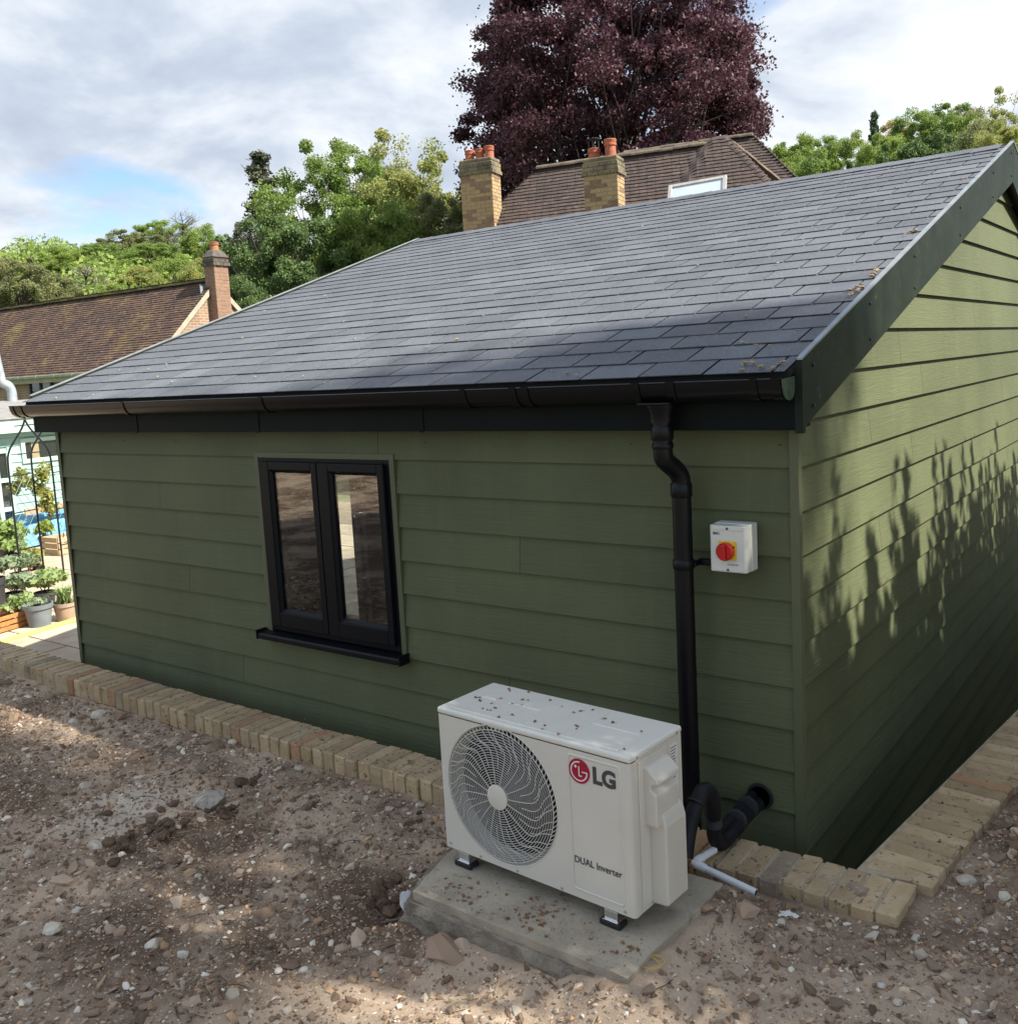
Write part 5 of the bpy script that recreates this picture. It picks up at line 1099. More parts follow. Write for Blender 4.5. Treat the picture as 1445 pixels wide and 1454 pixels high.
def pot_plant(name, label, px, py, r, h, mt, leaf, lh, lr, n, size, cat='plant pot', kind='bush', group=None, taper=.78, z=PATIO):
    P = at(px, py, 'z', z); rs = np.random.RandomState(abs(hash((px, py))) % 9999 if False else int(px*7+py)); o = tag(empty(name, tuple(P)), label, cat, group)
    MB().lathe([(r*taper, 0), (r*.97, h*.80), (r*1.06, h*.805), (r*1.08, h), (r*1.0, h), (r*.94, h*.9), (r*.93, h*.86), (.001, h*.855)], 28).build('pot', mt, o, smooth=True)
    MB().lathe([(r*.925, h*.865), (r*.5, h*.9), (.001, h*.91)], 20).build('compost', 'compost', o, smooth=True)
    if n:
        if kind == 'grassy':
            V = []; F = []
            for i in range(n):
                a = rs.rand()*6.28; l = lh*(.6+.5*rs.rand()); o0 = np.array([rs.normal()*r*.3, rs.normal()*r*.3, h*.88]); d = np.array([math.cos(a), math.sin(a), 0])*(.25+.75*rs.rand()); sd_ = np.array([-math.sin(a), math.cos(a), 0])*size*.35
                p1_ = o0+d*l*.35+UP*l*.6; p2_ = o0+d*l*.9+UP*l*(.8-.3*rs.rand()); k0 = len(V); V += [o0-sd_, o0+sd_, p1_+sd_, p1_-sd_, p2_]; F += [(k0, k0+1, k0+2, k0+3), (k0+3, k0+2, k0+4)]
            MB().add(V, F).build('foliage', LEAF[leaf], o)
        else:
            C = np.concatenate([ball(rs, n//6, lr*.55, c=(rs.uniform(-.6, .6)*lr, rs.uniform(-.6, .6)*lr, h+lh*rs.uniform(.3, .75)), sq=(1, 1, lh/lr*.45)) for _ in range(6)]); C = C[C[:, 2] > h*.85]
            leaf_obj('foliage', C, size, LEAF[leaf], o, rs); st_m = MB()
            for k in range(7): st_m.tube([(rs.normal()*.02, rs.normal()*.02, h*.88), (rs.uniform(-1, 1)*lr*.6, rs.uniform(-1, 1)*lr*.6, h+lh*.55)], .004, 5)
            st_m.build('stem', 'twig', o)
    return o
pot_plant('potted_plant', 'large blue grey pot with low pale seedlings by the yellow plank', 57, 888, .120, .205, 'pot_blue', 'sage', .05, .10, 120, .025)
pot_plant('potted_plant', 'beige pot with grassy green plant beside the green wall', 95, 880, .105, .170, 'pot_beige', 'herb', .26, .16, 90, .022, kind='grassy')
pot_plant('potted_plant', 'small beige pot half hidden left of the blue grey pot', 34, 886, .065, .13, 'pot_beige', 'herb', .16, .14, 260, .035)
pot_plant('potted_plant', 'leafy pale herbs in dark pot behind the blue grey pot', 22, 862, .09, .15, 'pot_black', 'sage', .22, .20, 520, .04)
pot_plant('potted_plant', 'wide leafy herbs in dark pot behind the beige pot', 66, 858, .10, .13, 'pot_black', 'herb', .22, .22, 520, .04)
pot_plant('potted_plant', 'blue pot with wispy grey foliage in the middle row', 29, 833, .085, .16, 'pot_blue', 'sage', .22, .15, 320, .03)
pot_plant('potted_plant', 'pinkish beige pot in the middle row of pots', 44, 826, .075, .13, 'pot_beige', 'sage', .16, .12, 240, .03)
pot_plant('potted_plant', 'small dark grey square-looking pot ending the middle row', 57, 823, .062, .15, 'pot_black', 'herb', .05, .06, 60, .02)
pot_plant('potted_plant', 'shallow terracotta bowl of yellow green leaves', 44, 803, .14, .09, 'terracotta', 'yellowgreen', .12, .16, 300, .04)
pot_plant('potted_plant', 'dark purple pot behind the terracotta bowl', 19, 800, .10, .12, 'pot_black', 'herb', .20, .20, 360, .045)
pot_plant('potted_plant', 'bushy pale green plant in dark pot by the shed door', 8, 800, .12, .20, 'pot_black', 'herb', .34, .26, 600, .055)
pot_plant('potted_plant', 'black nursery pot with upright green leaves by the tarpaulin', 67, 781, .095, .19, 'pot_black', 'fresh', .22, .12, 220, .05)
pot_plant('potted_plant', 'tall dark grey pot cut by the left picture edge', -4, 872, .10, .36, 'pot_black', 'sage', .25, .16, 240, .04)
# young tree leaning over the patio
tr0 = at(74, 775, 'z', PATIO); rs = np.random.RandomState(5); yt = tag(empty('young_fruit_tree', tuple(tr0)), 'young leafy fruit tree with drooping head in front of mint shed', 'tree')
Dt = np.dot(tr0-CAM, CF); tips = [dep(x, y, Dt)-tr0 for x, y in ((66, 672), (30, 676), (22, 690), (50, 690), (62, 700), (66, 712), (70, 722), (40, 682), (56, 675))]
bm_ = MB().tube(smoothpath([V3(0, 0, 0), dep(72, 745, Dt)-tr0, dep(67, 710, Dt)-tr0, dep(60, 690, Dt)-tr0], 5), [.014]*16, 7)
for t in tips: bm_.tube(smoothpath([dep(67, 712, Dt)-tr0, (dep(64, 695, Dt)-tr0+t)/2+UP*.05, t], 4), .005, 5)
bm_.build('trunk', 'bark', yt, smooth=True)
leaf_obj('crown', np.concatenate([ball(rs, 60, .10, t+rs.normal(size=3)*.03, shell=.1) for t in tips for _ in (0, 1)]), .042, LEAF['yellowgreen'], yt, rs, droop=.5)
# tarpaulin heap, cold frame, crates
tl_ = at(40, 765, 'z', PATIO); tarp = tag(empty('tarpaulin_heap', tuple(at(68, 768, 'z', PATIO))), 'blue tarpaulin thrown over a heap beside the mint shed', 'tarpaulin'); TO = at(68, 768, 'z', PATIO)
V = []; F = []; nu, nv = 26, 18
for i in range(nu):
    for j in range(nv):
        u_, v_ = i/(nu-1)*2-1, j/(nv-1)*2-1; e = max(abs(u_), abs(v_)); h = .42*(1-e**4)+.02+.05*math.sin(5*u_+2*v_)*(1-e)+random.uniform(-.012, .012)
        V.append((v_*.38, u_*.55, h))
for i in range(nu-1):
    for j in range(nv-1): F.append((i*nv+j, (i+1)*nv+j, (i+1)*nv+j+1, i*nv+j+1))
MB().add(V, F).build('sheet', 'tarp', tarp, smooth=True)
cfp = at(38, 768, 'z', PATIO); cf_ = tag(empty('plant_cloche', tuple(cfp)), 'dark green domed cloche lying open beside the blue tarpaulin', 'cloche')
V = []; F = []
for i in range(13):
    a = math.pi*i/12
    for k, rr_ in enumerate((.26, .25)):
        for yy in (-.20, .20): V.append((.0+yy, rr_*math.cos(a), rr_*1.1*math.sin(a)))
for i in range(12):
    b_ = i*4; c2_ = b_+4; F += [(b_, b_+1, c2_+1, c2_), (b_+2, c2_+2, c2_+3, b_+3), (b_+1, b_+3, c2_+3, c2_+1), (b_, c2_, c2_+2, b_+2)]
MB().add(V, F).build('shell', 'cold_frame', cf_, smooth=True)
MB().prism([(-.19, .24*math.cos(a), .262*math.sin(a)) for a in np.linspace(0, math.pi, 13)], (0, 0, 0), (.01, 0, 0)).build('back', 'cavity', cf_)
bd = at(58, 724, 'x', -11.9); tag(MB().bar(bd+V3(0, -.22, 0), bd+V3(0, .55, .01), .03, .09).build('timber_board', 'pale_timber', bevel=.003), 'short raw timber board resting on top of the tarpaulin heap', 'board')
def crate(name, label, px, py, wx, wy, h, mt, rz=0):
    P = at(px, py, 'z', PATIO); o = tag(empty(name, tuple(P), rz), label, 'crate')
    for k in range(3):
        z0 = .01+k*h/3; z1 = z0+h/3-.015
        for sx in (-1, 1): MB().box((sx*wx/2-.009, -wy/2, z0), (sx*wx/2+.009, wy/2, z1)).build('slat', mt, o, bevel=.002)
        for sy in (-1, 1): MB().box((-wx/2+.01, sy*wy/2-.009, z0), (wx/2-.01, sy*wy/2+.009, z1)).build('slat', mt, o, bevel=.002)
    for sx in (-1, 1):
        for sy in (-1, 1): MB().box((sx*(wx/2-.025)-.014, sy*(wy/2-.025)-.014, 0), (sx*(wx/2-.025)+.014, sy*(wy/2-.025)+.014, h)).build('corner_post', mt, o)
    MB().box((-wx/2+.02, -wy/2+.02, .0), (wx/2-.02, wy/2-.02, .02)).build('base', mt, o); return o
crate('wooden_planter', 'orange stained timber planter at the left edge by the pots', 6, 892, .30, .34, .15, 'orange_timber', .2)
crate('wooden_crate', 'pale slatted wooden crate beside the green wall and tarpaulin', 90, 785, .34, .34, .24, 'pale_timber', .1)

# ------------------------------------------------------------------ trees
def limb(a, b, bend, rs, n=5):
    a, b = np.asarray(a, float), np.asarray(b, float); m = (a+b)/2+rs.normal(size=3)*bend*np.linalg.norm(b-a)-UP*0.04*np.linalg.norm(b-a); return smoothpath([a, m, b], n)
def broadleaf(name, seed, rx, rz, zc, nclump, per, cr, leaf, flat=.7, trunk_r=.03, shell=.45, gap=0.0, low=-.75, elong=1.5, up=.0, spray=0.0):
    """a tree of height about 1: crown ellipsoid (rx, rx, rz) about zc; returns crown and trunk meshes"""
    rs = np.random.RandomState(seed); pts = []
    while len(pts) < nclump:
        d = rs.normal(size=3); d /= np.linalg.norm(d); q = d*(shell+(1-shell)*rs.rand()**.5)
        if q[2] < low: continue
        if gap and rs.rand() < gap*(1-abs(q[2])) and abs(q[0]) < .5: continue
        pts.append(q)
    pts = np.array(pts); lump = 1+.16*np.sin(3.1*pts[:, 0]+seed)+.12*np.cos(4.3*pts[:, 1]-seed)
    C0 = pts*np.array([rx, rx, rz])*lump[:, None]+np.array([0, 0, zc]); C = []
    for c in C0:
        k = per*(.6+.8*rs.rand()); r = cr*(.6+.8*rs.rand()); b_ = ball(rs, int(k), r, c, (1, 1, flat), .12)
        if spray: b_ = b_+rs.normal(size=b_.shape)*spray*(rs.rand(len(b_), 1) < .15)
        C.append(b_)
    C = np.concatenate(C); V, F = leaf_quads(C, leaf, rs, elong)
    crown = np_mesh(name+'_crown', V, F); crown.materials.append(LEAF['maple'])
    m_ = MB(); zt0 = max(.12, zc-rz*.75)
    spine = smoothpath([(0, 0, -.05), (rs.normal()*.008, rs.normal()*.008, zt0*.6), (rs.normal()*.015, rs.normal()*.015, zt0), (rs.normal()*.02, rs.normal()*.02, zc+rz*.35)], 4); n = len(spine)
    m_.tube(spine, [trunk_r*(1.25-1.0*i/(n-1)) for i in range(n)], 8)
    for i, c in enumerate(C0):
        if i % 2 == 0 or nclump < 60:
            t = rs.uniform(.35, 1.0); p0 = spine[int(t*(n-1)*.95)]
            if p0[2] > c[2]+.05: p0 = spine[int(n*.45)]
            m_.tube(limb(p0, c, .08, rs, 3), [trunk_r*x for x in (.34, .30, .24, .19, .14, .10, .06)][:7], 5, False)
    me = bpy.data.meshes.new(name+'_trunk'); me.from_pydata(m_.v, [], m_.f); me.materials.append(M['bark'])
    for p_ in me.polygons: p_.use_smooth = True
    return crown, me
def conifer(name, seed, rx, layers, per, leaf, ragged=.3, top=1.0, drop=.12):
    rs = np.random.RandomState(seed); C = []; m_ = MB().tube([(0, 0, -.05), (0, 0, .5), (0, 0, top)], [.022, .015, .003], 7)
    for i in range(layers):
        t = i/(layers-1); z = .10+(top-.13)*t; R = rx*(1-t)**.8*(1+ragged*rs.uniform(-1, 1))+.012
        for k in range(max(4, int(9*(1-t))+3)):
            a = rs.rand()*6.28; l = R*(.7+.5*rs.rand()); e = np.array([math.cos(a)*l, math.sin(a)*l, z-drop*l+rs.normal()*.006]); s = np.array([0, 0, z]); m_.tube([s, e], [.004, .001], 4, False)
            f = rs.rand(per)**.6; b_ = s+(e-s)*f[:, None]+rs.normal(size=(per, 3))*np.array([.014, .014, .008])-UP*(.018*rs.rand(per))[:, None]; C.append(b_)
    V, F = leaf_quads(np.concatenate(C), leaf, rs, 2.2); crown = np_mesh(name+'_crown', V, F); crown.materials.append(LEAF['needle'])
    me = bpy.data.meshes.new(name+'_trunk'); me.from_pydata(m_.v, [], m_.f); me.materials.append(M['bark_dark']); return crown, me
def bare(name, seed):
    rs = np.random.RandomState(seed); m_ = MB(); sp_ = smoothpath([(0, 0, -.05), (.01, 0, .3), (0, .01, .6), (0, 0, .9)], 4); n = len(sp_); m_.tube(sp_, [.02*(1-.85*i/(n-1)) for i in range(n)], 6); tw = MB()
    for i in range(46):
        z = rs.uniform(.3, .88); a = rs.rand()*6.28; l = .26*(1.1-z)+.06; e = np.array([math.cos(a)*l, math.sin(a)*l, z+l*rs.uniform(.5, 1.1)]); m_.tube([(0, 0, z), e], [.005, .002], 4, False)
        for j in range(9):
            p0 = np.array([0, 0, z])+(e-np.array([0, 0, z]))*rs.uniform(.3, 1); tw.tube([p0, p0+rs.normal(size=3)*.05+UP*.05], [.0022, .001], 3, False)
    me = bpy.data.meshes.new(name+'_trunk'); me.from_pydata(m_.v, [], m_.f); me.materials.append(M['bark']); mc = bpy.data.meshes.new(name+'_crown'); mc.from_pydata(tw.v, [], tw.f); mc.materials.append(LEAF['twig']); return mc, me
KIND = {
 'round': broadleaf('round', 3, .40, .40, .58, 110, 400, .070, .0125, .8, spray=.01),
 'round2': broadleaf('round2', 8, .36, .42, .56, 105, 400, .070, .0125, .85, spray=.01),
 'broad': broadleaf('broad', 21, .46, .38, .58, 130, 380, .070, .0120, .7, spray=.01),
 'open': broadleaf('open', 14, .38, .40, .58, 150, 300, .058, .0095, .75, gap=.3, trunk_r=.020, spray=.008),
 'open2': broadleaf('open2', 33, .40, .40, .58, 150, 300, .056, .0095, .7, gap=.3, trunk_r=.018, spray=.008),
 'spire': conifer('spire', 4, .17, 30, 110, .012),
 'pine': conifer('pine', 9, .28, 17, 210, .0095, ragged=.6, drop=-.12),
 'bare': bare('bare', 2),
}
def plant_tree(px, py_top, D, wpx, kind, leaf, label, name='tree', zbase=None, rot=None, barkm=None, cat='tree', group=None):
    top = dep(px, py_top, D); x, y = top[0], top[1]; zb0 = float(hill(np.array(x), np.array(y))) if zbase is None else zbase
    H = top[2]-zb0; crown, trunk = KIND[kind]; w0 = {'round': .92, 'round2': .86, 'broad': 1.04, 'open': .82, 'open2': .86, 'spire': .36, 'pine': .36, 'bare': .45}[kind]
    o = tag(empty(name, (x, y, zb0), rot if rot is not None else random.uniform(0, 6.28)), label, cat, group); sxy = wpx/FPX*D/w0
    c = inst('crown', crown, o, material=LEAF[leaf]); t = inst('trunk', trunk, o)
    if barkm: t.material_slots[0].link = 'OBJECT'; t.material_slots[0].material = M[barkm]
    Hc_ = min(H, sxy*1.18) if kind not in ('spire', 'pine', 'bare') else min(H, sxy*2.6)
    c.scale = (sxy, sxy, Hc_); c.location = (0, 0, H-Hc_); t.scale = (sxy, sxy, H)
    if kind in ('spire', 'pine', 'bare'): t.scale = (sxy, sxy, Hc_); t.location = (0, 0, H-Hc_)
    return o
# copper beech
cb, cbt = broadleaf('copper_beech', 77, .44, .40, .64, 560, 540, .047, .0054, .5, trunk_r=.013, shell=.22, low=-.98, spray=.012, gap=.10)
KIND['copper'] = (cb, cbt)
tp_ = dep(864, -70, 34.0); zb0 = -2.0; Hc = tp_[2]-zb0
beech = tag(empty('copper_beech', (tp_[0], tp_[1], zb0), .6), 'huge dark purple copper beech towering behind the hipped house', 'tree')
c = inst('crown', cb, beech, material=LEAF['copper']); t = inst('trunk', cbt, beech); t.material_slots[0].link = 'OBJECT'; t.material_slots[0].material = M['bark_dark']
for q in (c, t): q.scale = (535/FPX*34.0/.90, 535/FPX*34.0/.90, Hc)
# middle trees behind the ridge
plant_tree(368, 212, 52, 120, 'pine', 'rust', 'dark ragged pine rising above the green trees left of centre', 'pine_tree', barkm='bark_dark')
plant_tree(352, 325, 46, 95, 'round2', 'rust', 'dark brownish bush of a tree behind the gable chimney', 'dark_tree')
plant_tree(440, 232, 44, 200, 'open', 'maple', 'bright green maple right of the ragged pine', 'maple_tree')
plant_tree(494, 205, 46, 165, 'open2', 'maple', 'tall fresh green maple reaching into the blue gap', 'maple_tree')
plant_tree(588, 203, 43, 205, 'open', 'yellowgreen', 'airy yellow green sycamore left of the copper beech', 'sycamore_tree', rot=2.0)
plant_tree(540, 235, 48, 190, 'open2', 'olive', 'olive green tree between the maple and the sycamore', 'olive_tree', rot=1.0)
plant_tree(420, 300, 38, 210, 'broad', 'dark', 'dense dark green tree low behind the left roof verge', 'dense_tree')
plant_tree(540, 285, 40, 220, 'broad', 'maple', 'dense mid green tree low behind the left end of the ridge', 'dense_tree')
plant_tree(630, 270, 40, 130, 'round', 'olive', 'small olive green tree beside the left yellow chimney', 'small_tree')
plant_tree(352, 400, 36, 110, 'round2', 'dark', 'low dark green tree beside the brown gable', 'small_tree')
# left hillside
for i, (px, py, D, wp, kd, lf, lb) in enumerate((
  (22, 360, 62, 130, 'round', 'olive', 'olive green tree at the far left above the mossy roof'),
  (-25, 372, 66, 120, 'round2', 'olive', 'olive green tree cut by the left picture edge'),
  (92, 352, 88, 90, 'round2', 'fresh', 'light green hillside tree left of the pale bare tree'),
  (138, 345, 95, 90, 'broad', 'maple', 'mid green hillside tree above the middle of the mossy roof'),
  (182, 326, 110, 90, 'round', 'olive', 'olive hillside tree just below the left skyline'),
  (222, 312, 118, 95, 'broad', 'fresh', 'fresh green tree on the left hill crest'),
  (258, 302, 112, 60, 'bare', 'twig', 'leafless grey tree on the left hill crest'),
  (288, 322, 100, 80, 'round2', 'fresh', 'light green tree near the orange chimney pot'),
  (318, 330, 96, 80, 'round', 'maple', 'mid green tree right of the orange chimney pot'),
  (120, 378, 74, 70, 'bare', 'twig', 'pale leafless tree behind the mossy roof ridge'),
  (190, 378, 72, 100, 'round', 'yellowgreen', 'vivid yellow green tree just above the mossy ridge'),
  (245, 366, 78, 100, 'round2', 'fresh', 'fresh green tree left of the brown chimney stack'),
  (75, 388, 70, 110, 'broad', 'olive', 'dull olive tree low above the mossy roof'),
  (155, 402, 66, 80, 'round', 'fresh', 'small light green tree touching the mossy ridge'),
  (280, 372, 68, 70, 'round2', 'yellowgreen', 'small yellow green tree tucked against the brown chimney'),
  (215, 345, 95, 110, 'broad', 'maple', 'broad mid green tree in the middle of the left hillside'))):
    plant_tree(px, py, D, wp, kd, lf, lb, {'bare': 'bare_tree'}.get(kd, 'hillside_tree'))
# right hillside
for i, (px, py, D, wp, kd, lf, lb) in enumerate((
  (1122, 190, 60, 100, 'round', 'fresh', 'bright green tree right of the copper beech'),
  (1165, 192, 72, 90, 'broad', 'maple', 'mid green tree behind the right roof hip'),
  (1205, 194, 70, 90, 'round2', 'fresh', 'fresh green tree left of the dark spire conifer'),
  (1241, 155, 84, 46, 'spire', 'needle', 'dark spire conifer standing above the right woodland'),
  (1275, 170, 92, 80, 'round', 'gold', 'golden leaved tree right of the dark conifer'),
  (1256, 188, 66, 100, 'broad', 'fresh', 'light green tree in front of the dark conifer'),
  (1325, 148, 88, 120, 'broad', 'maple', 'large rounded green tree at the crest of the right wood'),
  (1312, 182, 62, 125, 'round', 'dark', 'dense dark green tree in front of the large rounded one'),
  (1375, 158, 90, 110, 'open2', 'olive', 'airy olive tree near the right skyline'),
  (1438, 138, 80, 120, 'open', 'yellowgreen', 'yellow green tree at the right picture edge'),
  (1372, 184, 64, 110, 'round2', 'olive', 'olive tree just above the right end of the ridge'),
  (1425, 172, 58, 110, 'broad', 'yellowgreen', 'yellowish tree behind the top of the barge board'),
  (1490, 150, 75, 120, 'round', 'maple', 'green tree beyond the right picture edge'),
  (1150, 222, 52, 120, 'round2', 'maple', 'lower green tree behind the side roof slope'))):
    plant_tree(px, py, D, wp, kd, lf, lb, 'spire_conifer' if kd == 'spire' else 'hillside_tree')
# woodland floor understorey
fillC = []; rs = np.random.RandomState(91)
for x0, x1, y0, y1, D0, D1, n in ((-60, 340, 395, 440, 60, 110, 120), (-60, 340, 360, 420, 80, 130, 120), (1080, 1480, 215, 290, 55, 90, 130), (1080, 1480, 195, 260, 80, 110, 110), (330, 680, 350, 460, 40, 60, 110)):
    for i in range(n):
        px = rs.uniform(x0, x1); D = rs.uniform(D0, D1); P = dep(px, 400, D); zg = float(hill(np.array(P[0]), np.array(P[1]))); r = rs.uniform(1.2, 2.4)
        fillC.append(ball(rs, 150, r, (P[0], P[1], zg+r*.8), (1, 1, .9), .3))
fillC = np.concatenate(fillC); tag(leaf_obj('hillside_undergrowth', fillC, .30, LEAF['fresh'], None, rs), 'mass of undergrowth between the hillside trees', kind='stuff')
# trees and shrubs standing just right of the picture: they shade the side wall and the soil
sh, sht = broadleaf('garden_tree', 52, .40, .38,   .60, 160, 430, .085, .0105, .75, trunk_r=.010, shell=.10, low=-.95)
gtree = tag(empty('garden_tree', (14.0, 1.8, -1.6), .3), 'tall slender tree right of the picture that half shades the soil', 'tree')
c = inst('crown', sh, gtree, material=LEAF['maple']); t = inst('trunk', sht, gtree)
gtree.rotation_euler = (0, 0, 0); c.scale = (11.5, 6.5, 11.5); c.location = (0, 0, 12.2); t.scale = (9.5, 5.4, 20.5)
def shrub(x, y, h, r, seed, label, leaf):
    rs = np.random.RandomState(seed); o = tag(empty('shrub', (x, y, -1.32)), label, 'shrub'); C = []; m_ = MB()
    for k in range(40):
        a = rs.rand()*6.28; q = math.sqrt(rs.rand())*r; tip = np.array([math.cos(a)*q, math.sin(a)*q, h*(.80+.20*rs.rand()**1.6)]); b0 = np.array([math.cos(a)*q*.3, math.sin(a)*q*.3, 0])
        m_.tube([b0, tip], [.010, .003], 5, False); f = rs.rand(210)**.6; C.append(b0+(tip-b0)*f[:, None]+rs.normal(size=(210, 3))*np.array([.12, .12, .06])*(1.08-f**4)[:, None])
    m_.build('stem', 'bark', o); V, F = leaf_quads(np.concatenate(C), .050, rs, 2.4, 0.3); me = np_mesh('foliage', V, F); me.materials.append(LEAF[leaf]); link(bpy.data.objects.new('foliage', me), o)
for i, (x, y, h, r, lb) in enumerate(((3.2, .42, 6.4, .52, 'tallest leafy shrub right of the outdoor unit'), (3.2, 1.16, 4.85, .36, 'leafy shrub facing the corner of the side wall'), (3.3, 1.62, 4.85, .36, 'second leafy shrub facing the side wall'),
    (3.2, 2.05, 4.62, .38, 'third leafy shrub facing the side wall'), (3.3, 2.5, 4.72, .38, 'fourth leafy shrub facing the side wall'), (3.2, 2.95, 4.60, .40, 'fifth leafy shrub facing the side wall'),
    (3.3, 3.4, 4.68, .40, 'sixth leafy shrub facing the side wall'), (3.2, 3.9, 4.6, .42, 'seventh leafy shrub facing the side wall'), (3.3, 4.5, 4.68, .44, 'eighth leafy shrub facing the side wall'), (3.2, 5.1, 4.65, .46, 'ninth leafy shrub facing the side wall'), (3.3, 5.8, 4.7, .46, 'tenth leafy shrub facing the side wall'), (3.2, 6.5, 4.7, .5, 'eleventh leafy shrub facing the side wall'), (3.3, 7.3, 4.75, .5, 'last leafy shrub facing the back of the side wall'))):
    shrub(x, y, h, r, 60+i, lb, 'dark')

# ------------------------------------------------------------------ loose stuff on the soil
rs = np.random.RandomState(404)
def scatter(n, x0, x1, y0, y1):
    P = np.stack([rs.uniform(x0, x1, n), rs.uniform(y0, y1, n)], 1)
    ok = ((P[:, 1] < -.39) | (P[:, 0] > .43+run_x(P[:, 1])))
    ok &= ~((P[:, 0] > -.99+.0) & (P[:, 0] < -.03) & (P[:, 1] > -1.10) & (P[:, 1] < -.50)); return P[ok]
OCT = np.array([(1, 0, 0), (-1, 0, 0), (0, 1, 0), (0, -1, 0), (0, 0, 1), (0, 0, -1)], float)
OF = np.array([(0, 2, 4), (2, 1, 4), (1, 3, 4), (3, 0, 4), (2, 0, 5), (1, 2, 5), (3, 1, 5), (0, 3, 5)])
_bm = bmesh.new(); bmesh.ops.create_icosphere(_bm, subdivisions=1, radius=1.0); _bm.verts.ensure_lookup_table()
ICO = np.array([tuple(v.co) for v in _bm.verts]); IF = np.array([[v.index for v in f.verts] for f in _bm.faces]); _bm.free()
def pebbles(P, size, colors, wts, flat=(.45, .85), ico=True, zfix=None):
    n = len(P); s = size*np.exp(rs.normal(size=n)*.42); z = gz(P[:, 0], P[:, 1]) if zfix is None else np.full(n, zfix); B0, F0 = (ICO, IF) if ico else (OCT, OF); m = len(B0)
    a = rs.rand(n)*6.28; base = B0[None]*(1+.20*rs.normal(size=(n, m, 1)))+rs.normal(size=(n, m, 3))*.10
    sc3 = np.stack([np.ones(n)*(.8+.6*rs.rand(n)), .6+.5*rs.rand(n), rs.uniform(flat[0], flat[1], n)], 1)[:, None, :]
    base = base*sc3*s[:, None, None]; tl = rs.normal(size=n)*.35
    ca, sa = np.cos(a)[:, None], np.sin(a)[:, None]; x = base[..., 0]*ca-base[..., 1]*sa; y = base[..., 0]*sa+base[..., 1]*ca; zz = base[..., 2]+x*np.sin(tl)[:, None]
    V = np.stack([x+P[:, :1], y+P[:, 1:2], zz+(z+s*.12)[:, None]], -1).reshape(-1, 3)
    F = (F0[None]+(np.arange(n)*m)[:, None, None]).reshape(-1, 3)
    ci = rs.choice(len(colors), n, p=np.array(wts)/sum(wts)); c = np.array(colors)[ci]*(1+.18*rs.normal(size=(n, 1))).clip(.4, 1.6); c = np.repeat(np.clip(c, .01, .85), m, axis=0); return V, F, c
PAL = [(.72, .65, .53), (.55, .425, .30), (.34, .24, .168), (.23, .155, .108), (.46, .295, .165), (.48, .41, .325)]
def peb_obj(name, sets, label):
    Vs, Fs, Cs = [], [], []; o_ = 0
    for V, F, c in sets: Vs.append(V); Fs.append(F+o_); Cs.append(c); o_ += len(V)
    V = np.concatenate(Vs); me = np_mesh(name, V, np.concatenate(Fs)); at_ = me.color_attributes.new('Col', 'FLOAT_COLOR', 'POINT'); c4 = np.ones((len(V), 4), np.float32); c4[:, :3] = np.concatenate(Cs); at_.data.foreach_set('color', c4.ravel()); me.materials.append(M['pebble'])
    return tag(link(bpy.data.objects.new(name, me)), label, kind='stuff')
W1 = (.8, 1.9, 4.4, 3.2, 1.5, 1.4)
SOILC = [(.28, .20, .142), (.21, .145, .10), (.37, .275, .20), (.45, .345, .255)]
W0 = (1.1, 1.7, 4.4, 4.2, 1.4, 1.5)
sets = [pebbles(scatter(58000, -5.6, 1.4, -2.4, -.38), .0039, PAL, W0, ico=False), pebbles(scatter(15000, -5.6, 1.4, -2.4, -.38), .0055, PAL, W0, ico=False),
        pebbles(scatter(2600, -5.6, 1.4, -2.4, -.38), .0080, PAL, (1.2, 1.3, 3.4, 3, .6, 1.2)), pebbles(scatter(260, -5.6, 1.4, -2.4, -.38), .0115, PAL, (1.6, 1.2, 2, 2, .3, 1)),
        pebbles(scatter(4200, -5.6, 1.4, -2.4, -.38), .0085, SOILC, (3, 3, 2, 1), (.5, .8)), pebbles(scatter(450, -5.6, 1.4, -2.4, -.38), .0150, SOILC, (3, 3, 2, 1), (.45, .7)), pebbles(scatter(700, .45, 2.0, -.5, 2.2), .011, SOILC, (3, 3, 2, 1), (.5, .8)),
        pebbles(scatter(12000, .45, 2.0, -.5, 2.2), .0040, PAL, W1, ico=False), pebbles(scatter(5000, .45, 2.0, -.5, 2.2), .0065, PAL, W1, ico=False), pebbles(scatter(900, .45, 2.0, -.5, 2.2), .010, PAL, (1.8, 1.4, 3, 3, .4, 1)),
        pebbles(scatter(9000, -12, 3, -8.5, -2.3), .009, PAL, W1, ico=False)]
peb_obj('soil_crumbs_and_pebbles', sets, 'loose crumbs, chips and pebbles strewn over the bare soil')
n_ = 2600; xb_ = rs.uniform(-5.4, .40, n_); cb1 = pebbles(np.stack([xb_, -.372+.2*np.abs(rs.normal(size=n_))*.35], 1), .0021, SOILC, (3, 3, 2, 1), ico=False, zfix=-1.2432)
n_ = 700; yb_ = rs.uniform(-.2, 1.9, n_); cb2 = pebbles(np.stack([.415+run_x(yb_)-.2*np.abs(rs.normal(size=n_))*.4, yb_], 1), .0022, SOILC, (3, 3, 2, 1), ico=False, zfix=-1.2432)
n_ = 500; cb3 = pebbles(np.stack([rs.uniform(-.82, -.09, n_), -1.05+.12*np.abs(rs.normal(size=n_))], 1), .0020, SOILC, (3, 3, 2, 1), ico=False, zfix=SZ)
peb_obj('soil_crumbs_on_masonry', [cb1, cb2, cb3], 'soil crumbs strewn over the brick edging and slab')
